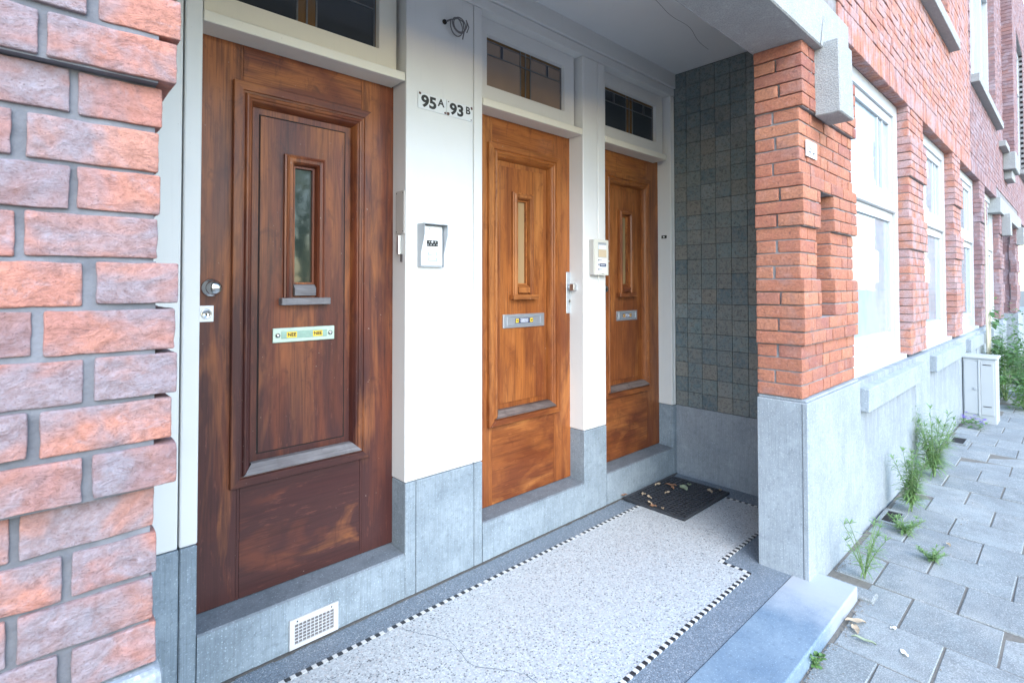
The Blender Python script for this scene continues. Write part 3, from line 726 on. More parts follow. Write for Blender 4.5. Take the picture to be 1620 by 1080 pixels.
# ------------------------------------------------------------------ things fixed on the painted front
def number_plate(x0, x1, num, let, label):
    pl = thing('number_plate', label, 'house number', ((x0+x1)/2, YP, 2.36), 'enamel house number plates')
    t = bmesh.new(); bx(t, x0+0.001, x1-0.001, YP-0.006, YP-0.0005, 2.3225, 2.4035, 0.002); obj('plate', t, M['enamel'], pl)
    text('lettering', num, 0.078, M['black'], pl, x0+0.064, YP-0.0066, 2.360, 0.0005, 0.0028, sx=1.16)
    text('lettering', let, 0.053, M['black'], pl, x1-0.034, YP-0.0066, 2.374, 0.0005, 0.0012, sx=1.05)
    for sx, sz in ((x0+0.012, 2.394), (x1-0.012, 2.331)):
        t = bmesh.new(); cyl(t, (sx, YP-0.006, sz), (0, -1, 0), 0.0035, 0.0025, 0.002, 8); obj('screw', t, M['rust'], pl)
    chips = ((x0+0.012, 2.396, 0.010), (x1-0.008, 2.331, 0.009)) if num == '95' else ((x0+0.010, 2.332, 0.014), (x1-0.010, 2.392, 0.011))
    for sx, sz, rr in chips:
        t = bmesh.new(); vs_ = [t.verts.new((sx+rr*math.cos(k*.785)*random.uniform(.5, 1.0), YP-0.0064, sz+rr*math.sin(k*.785)*random.uniform(.4, .9))) for k in range(8)]
        vs_ = [v for v in vs_]
        for v in vs_: v.co.x = min(max(v.co.x, x0+0.001), x1-0.001); v.co.z = min(max(v.co.z, 2.323), 2.403)
        t.faces.new(vs_); bmesh.ops.recalc_face_normals(t, faces=t.faces[:]); obj('rust_chip', t, M['rust'], pl)
number_plate(1.408, 1.578, '95', 'A', 'left enamel plate reading 95A on the white pilaster')
number_plate(1.579, 1.749, '93', 'B', 'right enamel plate reading 93B on the white pilaster')

wi = thing('cable_coil', 'small coil of loose grey cable sticking out of the white pilaster', 'cable', (1.568, YP, 2.80))
pts = []
base = Vector((1.572, YP, 2.797))
for k in range(60):
    t_ = k/59; an = t_*math.pi*5.4 + 2.6
    rr = 0.043 - 0.012*t_
    pts.append(base + Vector((0.055 + rr*math.cos(an), -0.02-0.045*t_ - 0.010*math.sin(an*0.7), -0.014 + rr*1.15*math.sin(an))))
pts = [base, base+Vector((0.004, -0.02, 0.004))] + pts + [pts[-1]+Vector((0.012, -0.006, -0.035)), pts[-1]+Vector((-0.004, -0.01, -0.068))]
t = bmesh.new(); tube(t, pts, 0.0030, 7); obj('cable', t, M['cable'], wi, True)
pts2 = [base, base+Vector((0.02, -0.02, 0.012)), base+Vector((0.06, -0.03, 0.03)), base+Vector((0.088, -0.036, 0.018)), base+Vector((0.092, -0.04, -0.03)), base+Vector((0.082, -0.04, -0.075))]
t = bmesh.new(); tube(t, pts2, 0.0034, 7); obj('cable', t, M['cable'], wi, True)
t = bmesh.new(); lathe(t, (1.568, YP, 2.797), (0, -1, 0), [(0.013, 0), (0.012, 0.006), (0.006, 0.008)], 14); obj('grommet', t, M['gap'], wi)

ic = thing('door_intercom', 'silver hooded video intercom with white face on the wide pilaster', 'intercom', (1.48, YP, 1.65))
ix0, ix1, iz0, iz1 = 1.412, 1.546, 1.551, 1.757
t = bmesh.new(); bx(t, ix0+0.002, ix1-0.002, YP-0.020, YP, iz0, iz1-0.002, 0.002); obj('housing', t, M['silver'], ic)
t = bmesh.new(); bx(t, ix0+0.006, ix1-0.006, YP-0.026, YP-0.019, iz0+0.008, iz1-0.007, 0.0015); obj('face_plate', t, M['white_pl'], ic)
def hood_side(x):
    t = bmesh.new(); o2 = [(0, iz0), (0.030, iz0), (0.030, iz0+0.065), (0.062, iz1-0.05), (0.062, iz1), (0, iz1)]
    r0 = [t.verts.new((x, YP-a_, z)) for a_, z in o2]; r1 = [t.verts.new((x+0.002, YP-a_, z)) for a_, z in o2]
    for q in range(6): t.faces.new((r0[q], r0[(q+1) % 6], r1[(q+1) % 6], r1[q]))
    t.faces.new(r0[::-1]); t.faces.new(r1); bmesh.ops.recalc_face_normals(t, faces=t.faces[:]); obj('hood_side', t, M['silver'], ic)
hood_side(ix0-0.001); hood_side(ix1-0.001)
t = bmesh.new(); bx(t, ix0-0.001, ix1+0.001, YP-0.062, YP, iz1, iz1+0.003); obj('hood_top', t, M['silver'], ic)
yi = YP-0.026
t = bmesh.new(); bx(t, 1.447, 1.512, yi-0.002, yi, 1.652, 1.681); cw = obj('camera_window', t, M['black'], ic)
t = bmesh.new()
for q in range(7):
    cyl(t, (1.453+q*0.0088, yi-0.002, 1.660+0.013*((q*3) % 2)), (0, -1, 0), 0.0034 if q != 3 else 0.006, 0.002, 0.0015, 10)
obj('camera_lens', t, M['steel'], cw)
for z_, mm in ((1.617, M['paper']), (1.589, M['alu'])):
    t = bmesh.new(); bx(t, 1.455, 1.510, yi-0.0035, yi, z_-0.009, z_+0.009, 0.001); bt = obj('call_button', t, M['silver'], ic)
    t = bmesh.new(); bx(t, 1.459, 1.499, yi-0.0042, yi-0.003, z_-0.006, z_+0.006); obj('name_card', t, mm, bt)
t = bmesh.new(); cyl(t, (1.462, yi, 1.735), (0, -1, 0), 0.0028, 0.0022, 0.0015, 8); obj('screw', t, M['gap'], ic)

pb = thing('entry_phone', 'beige entry phone panel on the narrow pilaster between middle and far door', 'intercom', (2.80, 2.16, 1.65))
bx0, bx1, bz0, bz1, yb = 2.722, 2.872, 1.530, 1.763, 2.138
t = bmesh.new(); bx(t, bx0, bx1-0.004, yb+0.008, YP, bz0, bz1-0.002, 0.002); obj('back_box', t, M['beige_side'], pb)
t = bmesh.new(); bx(t, bx0+0.004, bx1, yb, yb+0.010, bz0-0.001, bz1, 0.004, 2); obj('front_cover', t, M['beige_pl'], pb)
t = bmesh.new(); bx(t, bx0+0.038, bx1-0.026, yb-0.0012, yb+0.002, 1.645, 1.744); obj('speaker_recess', t, M['silver'], pb)
t = bmesh.new(); bx(t, bx0+0.040, bx1-0.028, yb-0.0025, yb-0.0008, 1.648, 1.697); obj('tan_card', t, M['tan'], pb)
t = bmesh.new(); bx(t, bx0+0.040, bx1-0.028, yb-0.0025, yb-0.0008, 1.699, 1.727); obj('paper_note', t, M['paper'], pb)
t = bmesh.new(); bx(t, bx0+0.036, bx1-0.026, yb-0.0015, yb+0.001, 1.545, 1.642); obj('name_strip', t, M['paper'], pb)
t = bmesh.new(); bx(t, bx0+0.052, bx0+0.118, yb-0.003, yb-0.0012, 1.586, 1.606); obj('name_tag', t, M['navy'], pb)
t = bmesh.new(); bx(t, bx0+0.060, bx0+0.108, yb-0.0036, yb-0.0028, 1.594, 1.598); obj('small_print', t, M['paper'], pb)
for z_ in (1.628, 1.598, 1.568):
    t = bmesh.new(); bx(t, bx0+0.038, bx0+0.045, yb-0.004, yb-0.001, z_-0.006, z_+0.006, 0.001); obj('call_button', t, M['black'], pb)
    if z_ != 1.598:
        t = bmesh.new(); bx(t, bx0+0.05, bx0+0.075, yb-0.002, yb-0.0012, z_-0.002, z_+0.002); obj('small_print', t, M['cable'], pb)
t = bmesh.new(); bx(t, bx0+0.075, bx0+0.100, yb-0.0018, yb-0.0010, 1.537, 1.540); obj('small_print', t, M['cable'], pb)
t = bmesh.new(); cyl(t, (bx1-0.002, yb+0.02, 1.625), (1, 0, 0), 0.003, 0.0025, 0.035, 8); obj('cable_stub', t, M['beige_pl'], pb)

hp = thing('strike_plate', 'grey metal strike plate with latch on the jamb right of the dark door', 'lock plate', (1.345, 2.23, 1.77))
t = bmesh.new(); bx(t, 1.3405, 1.3465, 2.192, 2.266, 1.709, 1.915, 0.001); obj('plate', t, M['beige_side'], hp)
t = bmesh.new()
for y_, z_ in ((2.20, 1.905), (2.258, 1.905), (2.20, 1.72), (2.258, 1.72)): cyl(t, (1.3405, y_, z_), (-1, 0, 0), 0.003, 0.0025, 0.0015, 8)
obj('screw', t, M['gap'], hp)
t = bmesh.new(); cyl(t, (1.337, 2.228, 1.612), (0, 0, 1), 0.011, 0.011, 0.088, 14); obj('latch_barrel', t, M['steel'], hp, False)
t = bmesh.new(); bx(t, 1.341, 1.3465, 2.205, 2.225, 1.575, 1.612); obj('latch_tail', t, M['cable'], hp)

be = thing('bell_button', 'small black bell push with white button on the post beside the tiles', 'doorbell', (3.742, 2.245, 1.847))
t = bmesh.new(); bx(t, 3.734, 3.742, 2.222, 2.266, 1.835, 1.859, 0.002); obj('bell_base', t, M['black'], be)
t = bmesh.new(); cyl(t, (3.734, 2.244, 1.847), (-1, 0, 0), 0.007, 0.005, 0.004, 14); obj('push', t, M['enamel'], be)

vg = thing('vent_grille', 'white metal vent grille low in the stone step under the dark door', 'vent', (0.914, YP, 0.06))
va, vb_, vz0, vz1 = 0.813, 1.016, 0.005, 0.1215
vy = YP - 0.011
t = bmesh.new()
for q in ((va, vb_, vz0, vz0+0.016), (va, vb_, vz1-0.022, vz1), (va, va+0.020, vz0+0.016, vz1-0.022), (vb_-0.020, vb_, vz0+0.016, vz1-0.022)):
    bx(t, q[0], q[1], vy, vy+0.008, q[2], q[3])
obj('grille_frame', t, M['grille'], vg)
t = bmesh.new()
for k in range(1, 10): xx = va+0.02+(vb_-va-0.04)*k/10; bx(t, xx-0.0013, xx+0.0013, vy+0.001, vy+0.005, vz0+0.014, vz1-0.02)
for k in range(1, 6): zz = vz0+0.016+(vz1-vz0-0.038)*k/6; bx(t, va+0.018, vb_-0.018, vy+0.0015, vy+0.0045, zz-0.0013, zz+0.0013)
obj('grille_bars', t, M['grille'], vg)
t = bmesh.new(); bx(t, va+0.015, vb_-0.015, vy+0.0065, vy+0.009, vz0+0.012, vz1-0.018); obj('vent_hole', t, M['cable'], vg)
for sx in (va+0.03, vb_-0.03):
    t = bmesh.new(); cyl(t, (sx, vy, vz1-0.011), (0, -1, 0), 0.0035, 0.003, 0.0008, 10); obj('screw', t, M['gap'], vg)

# ------------------------------------------------------------------ tiled end wall, ceiling, lintel
tw_ = thing('tiled_wall', 'dark slate green tiled side wall of the porch over a grey stone skirting', 'wall', (3.85, 1.7, 0))
t = bmesh.new(); bx(t, 3.803, 3.95, 1.05, 2.45, -0.1, 3.3); obj('grout_bed', t, M['grout'], tw_)
TP = 0.11825
def tile_mesh(wd, s_):
    b = bmesh.new(); bx(b, 0, 0.009, 0, wd-0.0028, 0, 0.1130-0.0026, 0.0012); me = meshof('wall_tile', b); me.materials.append(M['tile']); return me
tm_full = [tile_mesh(0.1165, k) for k in range(3)]; tm_part = tile_mesh(0.102, 9)
for r_ in range(23):
    z_ = 0.534 + r_*0.1130
    y_ = YP - 0.102
    link('wall_tile', tm_part, None, tw_, (3.797, y_, z_), (random.uniform(-.004, .004), 0, random.uniform(-.006, .006)))
    for c_ in range(8):
        y_ -= 0.1165
        link('wall_tile', random.choice(tm_full), None, tw_, (3.797 + random.uniform(-.0008, .0008), y_, z_ + random.uniform(-.0008, .0008)), (random.uniform(-.004, .004), random.uniform(-.006, .006), random.uniform(-.008, .008)))
t = bmesh.new(); bx(t, 3.793, 3.90, 1.05, YP-0.002, -0.02, 0.531, 0.003); obj('stone_skirting', t, M['stone_smooth'], tw_)
lw = thing('porch_end_wall', 'pale left end wall of the porch behind the weathered brick pier', 'wall', (-0.7, 1.7, 0))
box('wall_body', M['white'], lw, -0.9, -0.66, 1.2, 2.45, -0.1, 3.3)
ce = tag(box('porch_ceiling', M['ceiling'], None, -0.9, 3.95, 1.18, 2.5, 3.136, 3.26), kind='structure')
# hairline cracks in the ceiling
t = bmesh.new(); bx(t, 1.9, 1.9, 1, 1, 3, 3) if False else None
pr_ = None
for k in range(40):
    x_ = 2.2 + k*0.035; y_ = 1.62 + 0.05*noise.noise(Vector((x_*3, 1, 0))) + k*0.004; ww = 0.0016
    cur = (t.verts.new((x_, y_-ww, 3.1352)), t.verts.new((x_, y_+ww, 3.1352)))
    if pr_: t.faces.new((pr_[0], pr_[1], cur[1], cur[0]))
    pr_ = cur
obj('ceiling_crack', t, M['lead'], ce)

def lintel(xa, xb, blocks, label):
    li = thing('porch_lintel', label, 'lintel', ((xa+xb)/2, 0.95, 2.7), 'concrete lintels over the porches')
    t = bmesh.new(); bx(t, xa, xb, 0.900, 1.195, 2.703, 2.965, 0.006, 1); obj('beam', t, M['concrete'], li)
    for (b0, b1) in blocks:
        t = bmesh.new(); bx(t, b0, b1, 0.822, 0.945, 2.350, 2.735, 0.006, 1)
        bmesh.ops.translate(t, verts=[v for v in t.verts if v.co.z > 2.6], vec=(0, 0.006, 0))
        obj('bracket_block', t, M['concrete'], li)
    return li
LI = lintel(-0.62, 3.52, [(3.065, 3.295), (-0.25, -0.02)], 'grey granular concrete lintel with hanging bracket block over the porch with three doors')
t = bmesh.new(); pr_ = None
for k in range(14):
    z_ = 2.703 + k*0.013; x_ = 3.02 + 0.05*(k/13) + 0.012*noise.noise(Vector((k*.7, 2, 2))); ww = 0.0022*(1.3-k/13)
    cur = (t.verts.new((x_-ww, 0.8985, z_)), t.verts.new((x_+ww, 0.8985, z_)))
    if pr_: t.faces.new((pr_[0], pr_[1], cur[1], cur[0]))
    pr_ = cur
obj('crack', t, M['gap'], LI)

# ------------------------------------------------------------------ brick piers beside the porch
def pier_core(name, parent, x0, x1, yr, yp, yb, k0, k1, slot=None, inset=0.007, xin=0.006, mat=None):
    b = bmesh.new()
    k = k0
    while k < k1:
        e = k; pk = proud(k) and k < 27
        while e < k1 and (proud(e) and e < 27) == pk: e += 1
        y = (yp if pk else yr) + inset
        zz0, zz1 = Z0+k*CH, Z0+e*CH
        if slot and e > 6 and k < 16:
            cuts = sorted({zz0, zz1, min(max(Z0+6*CH, zz0), zz1), min(max(Z0+16*CH, zz0), zz1)})
            for a_, c_ in zip(cuts[:-1], cuts[1:]):
                if Z0+6*CH-1e-4 <= a_ and c_ <= Z0+16*CH+1e-4:
                    bx(b, x0+xin, slot[0]-0.006, y, yb-xin, a_, c_); bx(b, slot[1]+0.006, x1-xin, y, yb-xin, a_, c_)
                    bx(b, slot[0]-0.006, slot[1]+0.006, yr+0.115, yb-xin, a_, c_)
                else: bx(b, x0+xin, x1-xin, y, yb-xin, a_, c_)
        else: bx(b, x0+xin, x1-xin, y, yb-xin, zz0, zz1)
        k = e
    return obj(name, b, mat or M['mortar'], parent)
YR, YPR, YBK = 0.962, 0.941, 1.181
# right pier
rp = thing('brick_pier', 'orange brick pier with recessed slot and white sign, on pale stone plinth', 'pier', (3.3, 1.05, 0))
RX0, RX1 = 2.886, 3.79; SL = (3.135, 3.362)
pier_core('mortar', rp, RX0, RX1, YR, YPR, YBK, 0, 27, SL)
for k in range(27):
    y0 = YPR if proud(k) else YR
    x0 = RX0 - (0.010 if proud(k) else 0.0); x1 = RX1 + (0.018 if proud(k) else 0)
    z = Z0 + k*CH + J*0.5; even = k % 2 == 0
    spans = [(x0, SL[0]), (SL[1], x1)] if 6 <= k <= 15 else [(x0, x1)]
    for si, (a_, c_) in enumerate(spans):
        pat = ([0.10, 0.205, 0.10, 0.205] if even else [0.205, 0.10, 0.205]) if si == 0 else ([0.205, 0.10, 0.10] if even else [0.10, 0.205, 0.10])
        if k % 4 == 1 and si == 0: pat = [0.155, 0.205, 0.205, 0.10]
        for bi, (u0, u1) in enumerate(segs(a_, c_, pat)):
            corner = bi == 0
            if si == 0 and corner:
                if even: add_brick(rp, u0, u1, y0, YBK, z, M['brick'], 0.013)
                else:
                    ym = y0 + 0.112 + (0.012 if k % 4 == 1 else 0); add_brick(rp, u0, u1, y0, ym, z, M['brick'], 0.013)
                    add_brick(rp, u0, u1, ym+0.011, YBK, z, M['brick'], 0.013)
            else:
                dep = 0.105 if not (6 <= k <= 15) or si == 0 else 0.13
                add_brick(rp, u0, u1, y0, y0+dep, z, M['brick'], 0.017)
t = bmesh.new()
prof = [(0.0, 0.0)]
bx(t, 2.880, 3.806, 0.935, 1.183, -0.12, 0.872, 0.004)
obj('plinth', t, M['plinth'], rp)
t = bmesh.new(); bx(t, 2.889, 3.80, 0.944, 1.178, 0.8725, 0.886, 0.003); obj('plinth_cap', t, M['plinth'], rp)
t = bmesh.new(); bx(t, 2.8785, 2.8800, 0.9585, 0.9615, 0.0, 0.868); obj('joint', t, M['lead'], rp)
# left pier (mirrored, only its right end is in view)
lp = thing('brick_pier', 'weathered grey red brick pier close by at the left edge', 'pier', (-0.2, 1.05, 0))
LX1, LX0 = 0.158, -0.62
pier_core('mortar', lp, LX0, LX1, YR, YPR, YBK, 0, 27, inset=0.0055, mat=M['mortar_slate'])
for k in range(27):
    y0 = YPR if proud(k) else YR
    x1 = LX1 + (0.020 if proud(k) else 0.0); z = Z0 + k*CH + J*0.5; even = k % 2 == 0
    dx = random.uniform(-.004, .004)
    if even: cuts = [(x1-0.098, x1), (x1-0.098-0.011-0.205+dx, x1-0.109), (x1-0.53, x1-0.325+dx), (LX0, x1-0.541)]
    else: cuts = [(x1-0.152, x1), (x1-0.152-0.012-0.205+dx, x1-0.164), (x1-0.585, x1-0.381+dx), (LX0, x1-0.597)]
    for bi, (u0, u1) in enumerate(cuts):
        if bi == 0 and even: add_brick(lp, u0, u1, y0, YBK, z, M['brick_left'], 0.0095)
        elif bi == 0:
            add_brick(lp, u0, u1, y0, y0+0.112, z, M['brick_left'], 0.0095); add_brick(lp, u0, u1, y0+0.123, YBK, z, M['brick_left'], 0.0095)
        else: add_brick(lp, u0, u1, y0, y0+0.105, z, M['brick_left'], 0.0095 if bi == 1 else 0.03)
t = bmesh.new(); bx(t, -0.63, 0.176, 0.935, 1.183, -0.12, 0.845, 0.02, 3); obj('plinth', t, M['plinth'], lp)
t = bmesh.new(); bx(t, -0.63, 0.168, 0.944, 1.178, 0.85, 0.886, 0.01, 2); obj('plinth_cap', t, M['plinth'], lp)

sg = thing('wall_sign', 'small white sign with worn grey scribbles on the orange brick pier', 'sign', (3.01, 0.955, 2.17))
t = bmesh.new(); bx(t, 2.963, 3.112, YR-0.012, YR-0.004, 2.128, 2.212, 0.001); obj('sign_board', t, M['white_pl'], sg)
t = bmesh.new()
tube(t, [(2.99, YR-0.0125, 2.198), (2.992, YR-0.0125, 2.178), (3.004, YR-0.0125, 2.170), (3.022, YR-0.0125, 2.172), (3.026, YR-0.0125, 2.160)], 0.0028, 5)
tube(t, [(2.985, YR-0.0125, 2.158), (3.0, YR-0.0125, 2.150), (3.010, YR-0.0125, 2.156), (3.018, YR-0.0125, 2.148)], 0.0032, 5)
tube(t, [(3.045, YR-0.0125, 2.158), (3.055, YR-0.0125, 2.148), (3.07, YR-0.0125, 2.152), (3.072, YR-0.0125, 2.160)], 0.0036, 5)
obj('handwriting', t, M['cable'], sg)

# ------------------------------------------------------------------ the facades beyond
def fast_brick(bm, x0, x1, y0, y1, z0, z1):
    e = 0.0025
    f = [bm.verts.new(p) for p in ((x0+e, y0, z0+e), (x1-e, y0, z0+e), (x1-e, y0, z1-e), (x0+e, y0, z1-e))]
    r = [bm.verts.new(p) for p in ((x0, y0+e, z0), (x1, y0+e, z0), (x1, y0+e, z1), (x0, y0+e, z1))]
    k = [bm.verts.new(p) for p in ((x0, y1, z0), (x1, y1, z0), (x1, y1, z1), (x0, y1, z1))]
    bm.faces.new(f)
    for i in range(4):
        j = (i+1) % 4
        bm.faces.new((r[i], r[j], f[j], f[i])); bm.faces.new((k[i], k[j], r[j], r[i]))
def facade_pier(parent_name, label, x0, x1, mat, single, ktop=31):
    fp = thing(parent_name, label, 'pier', ((x0+x1)/2, 1.0, 0.88))
    pier_core('mortar', fp, x0, x1, YR, YPR, 1.06, 0, ktop)
    bm_ = bmesh.new()
    for k in range(ktop):
        y0 = YPR if proud(k) and k < 27 else YR
        xa, xb = (x0-0.012, x1+0.012) if proud(k) and k < 27 else (x0, x1)
        z = Z0 + k*CH + J*0.5
        for (u0, u1) in segs(xa, xb, [0.10, 0.205, 0.205] if k % 2 == 0 else [0.205, 0.205, 0.10]):
            if single: add_brick(fp, u0, u1, y0, y0+0.10, z, mat, 0.034)
            else:
                jy = random.uniform(-.003, .002); fast_brick(bm_, u0, u1, y0+jy, y0+0.10, z, z+HB)
    if not single: tag(obj('brickwork', bm_, mat, fp), kind='stuff')
    else: bm_.free()
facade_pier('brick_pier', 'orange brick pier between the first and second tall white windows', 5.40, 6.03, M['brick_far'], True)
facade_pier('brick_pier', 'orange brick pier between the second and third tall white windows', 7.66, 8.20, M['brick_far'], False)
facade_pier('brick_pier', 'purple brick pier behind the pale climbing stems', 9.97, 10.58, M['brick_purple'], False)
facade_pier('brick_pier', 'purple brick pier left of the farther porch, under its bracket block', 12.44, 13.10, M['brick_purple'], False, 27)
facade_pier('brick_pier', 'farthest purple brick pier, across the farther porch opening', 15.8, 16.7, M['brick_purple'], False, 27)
lintel(12.1, 16.6, [(12.75, 13.0), (15.9, 16.1)], 'pale concrete lintel with bracket block over the farther porch')

def tall_window(label, x0, x1, z0=0.86, z1=2.955, split=2.10):
    wn = thing('house_window', label, 'window', ((x0+x1)/2, 1.05, z0))
    fw_ = 0.12; yf = 1.036
    b = bmesh.new()
    for q in ((x0, x1, z0+0.04, z0+0.16), (x0, x1, z1-0.10, z1), (x0, x0+fw_, z0+0.16, z1-0.10), (x1-fw_, x1, z0+0.16, z1-0.10)): bx(b, q[0], q[1], yf, yf+0.10, q[2], q[3])
    fr = obj('frame', b, M['pvc'], wn)
    b = bmesh.new(); bx(b, x0+fw_, x1-fw_, yf-0.012, yf+0.08, split-0.045, split+0.05, 0.006, 1); obj('transom', b, M['pvc'], wn)
    b = bmesh.new(); bx(b, x0-0.02, x1, yf-0.045, yf+0.05, z0-0.02, z0+0.042, 0.005); obj('sill_board', b, M['pvc'], wn)
    for (a_, c_) in ((z0+0.16, split-0.045), (split+0.05, z1-0.10)):
        b = bmesh.new()
        s0, s1 = x0+fw_, x1-fw_
        for q in ((s0, s1, a_, a_+0.075), (s0, s1, c_-0.075, c_), (s0, s0+0.075, a_+0.075, c_-0.075), (s1-0.075, s1, a_+0.075, c_-0.075)): bx(b, q[0]+0.002, q[1]-0.002, yf+0.018, yf+0.07, q[2]+0.001, q[3]-0.001, 0.003)
        sa = obj('sash', b, M['pvc'], wn)
        b = bmesh.new(); bx(b, s0+0.07, s1-0.07, yf+0.038, yf+0.044, a_+0.07, c_-0.07); obj('pane', b, M['glass_win'], sa)
        if a_ > split:
            b = bmesh.new()
            for q in range(2):
                xx = s1 - 0.075 - 0.16 - q*0.14; bx(b, xx-0.012, xx+0.012, yf+0.030, yf+0.038, a_+0.076, c_-0.076)
            obj('glazing_bar', b, M['pvc'], sa)
    return wn
tall_window('tall white window nearest to the porch, right of the slotted pier', 3.81, 5.398)
tall_window('second tall white window from the porch', 6.035, 7.655)
tall_window('third tall white window from the porch', 8.205, 9.965)
tall_window('fourth tall white window, partly behind the pale stems', 10.585, 12.435)

h1 = thing('brick_house', 'orange brick house front above the tall white windows, with upper windows', 'house', (6.2, 1.0, 0))
h2 = thing('brick_house', 'purple brown brick house front farther along the street', 'house', (14, 1.0, 0))
XB = 9.08
# window holes in the upper floor: (x0, x1, z0, z1)
HOLES = [(5.35, 7.47, 4.17, 6.6), (9.25, 12.3, 4.27, 7.4), (17.2, 19.2, 4.2, 7.5)]
ZH = 3.148
def in_hole(a_, b_, z):
    for h in HOLES:
        if h[2]-0.02 < z+0.03 < h[3] and b_ > h[0] and a_ < h[1]: return h
    return None
def clip(a_, b_, z):
    out = [(a_, b_)]
    for h in HOLES:
        if h[2]-0.01 < z+0.03 < h[3]:
            n_ = []
            for (u, v) in out:
                if v <= h[0] or u >= h[1]: n_.append((u, v))
                else:
                    if u < h[0]-0.03: n_.append((u, h[0]))
                    if v > h[1]+0.03: n_.append((h[1], v))
            out = n_
    return out
far1, far2 = bmesh.new(), bmesh.new(); nsingle = 0
for k in range(90):
    z = ZH + k*CH
    x = 3.45 - (0.0 if k % 2 == 0 else 0.157); i = 0
    while x < 21:
        L = (0.205 if (i + k//2) % 2 == 0 else 0.10); a_, b_ = x, x+L; x = b_ + 0.010; i += 1
        if b_ <= 3.46 and k < -1: continue
        if a_ < XB < b_: b_ = XB - 0.002
        if 12.1 < a_ < 16.6 and False: continue
        for (u, v) in clip(a_, b_, z):
            if v-u < 0.03: continue
            jy = random.uniform(-.003, .002)
            if v < XB:
                if u > 3.44 and nsingle < 292 and z < 4.1 - 0.0 and u < 7.6 - 0.0 and z < 3.15+0.36*(u-3.1)+0.15:
                    o = add_brick(h1, u, v, YR-0.006+jy, YR+0.06, z, M['brick_far'], 0.034); nsingle += 1
                else: fast_brick(far1, u, v, YR-0.006+jy, YR+0.06, z, z+HB)
            else: fast_brick(far2, u, v, YR-0.006+jy, YR+0.06, z, z+HB)
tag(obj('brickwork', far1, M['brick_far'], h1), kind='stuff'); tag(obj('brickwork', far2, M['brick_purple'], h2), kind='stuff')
# soldier course with a brick soffit
s1, s2 = bmesh.new(), bmesh.new()
x = 3.53
while x < 12.1:
    bm_ = s1 if x < XB else s2
    jy = random.uniform(-.002, .002); fast_brick(bm_, x, x+0.056, YR-0.008+jy, 1.034, 2.957, 3.140); x += 0.0655
x = 16.65
while x < 21:
    fast_brick(s2, x, x+0.056, YR-0.008, 1.034, 2.957, 3.140); x += 0.0655
tag(obj('soldier_course', s1, M['brick_far'], h1), kind='stuff'); tag(obj('soldier_course', s2, M['brick_purple'], h2), kind='stuff')
def core(h, xa, xb):
    b = bmesh.new(); xs = sorted({xa, xb} | {min(max(v, xa), xb) for q in HOLES for v in q[:2]})
    for u, v in zip(xs[:-1], xs[1:]):
        hole = next((q for q in HOLES if q[0] <= u and v <= q[1]), None)
        parts = [(2.966, 9.2)] if not hole else [(2.966, hole[2]-0.015), (hole[3], 9.2)]
        for a_, c_ in parts: bx(b, u, v, YR+0.004, 1.34, a_, c_)
    obj('wall_core', b, M['mortar'], h)
core(h1, -0.95, XB-0.002); core(h2, XB, 21.2)
b = bmesh.new(); bx(b, 3.96, 12.46, 1.14, 1.36, -0.1, 2.95); obj('inner_wall', b, M['gap'], h1)
# brick reveals of the upper windows (right jambs seen from the street)
for (hx, hz0, hz1, hh, mm) in ((7.47, 4.17, 6.6, h1, M['brick_far']), (12.3, 4.27, 7.4, h2, M['brick_purple'])):
    b = bmesh.new(); z = ZH
    while z < hz1:
        if z > hz0-0.03: bx(b, hx-0.005, hx+0.06, YR-0.004, YR+0.15, z, z+HB)
        z += CH
    tag(obj('jamb_bricks', b, mm, hh), kind='stuff')
# plinth and stone sills
b = bmesh.new()
xs = [3.809, 5.42, 6.02, 7.67, 8.19, 9.08]
for a_, c_ in zip(xs[:-1], xs[1:]):
    rec = 0.004 if (c_-a_) > 1 else 0.0
    p_ = bmesh.new(); bx(p_, a_+0.001, c_-0.001, 0.938+rec, 1.30, -0.12, 0.868, 0.004); obj('plinth', p_, M['plinth_stain'] if c_-a_ > 1 else M['plinth'], h1)
b.free()
for a_, c_ in ((9.083, 9.97), (9.97, 10.58), (10.58, 12.46), (12.46, 13.12), (15.78, 16.72), (16.72, 21)):
    p_ = bmesh.new(); bx(p_, a_+0.001, c_-0.001, 0.93 if c_-a_ < 1 else 0.945, 1.30, -0.12, 0.868, 0.004); obj('plinth', p_, M['plinth_stain'] if c_-a_ > 1 else M['plinth'], h2)
for a_, c_, hh in ((3.81, 5.55, h1), (6.05, 7.78, h1), (8.22, 10.0, h1), (10.6, 12.45, h2)):
    p_ = bmesh.new(); bx(p_, a_, c_, 0.890, 1.04, 0.686, 0.826, 0.004)
    for v in p_.verts:
        if v.co.z > 0.8 and v.co.y > 1.0: v.co.z += 0.022
    obj('window_sill', p_, M['plinth'], hh)
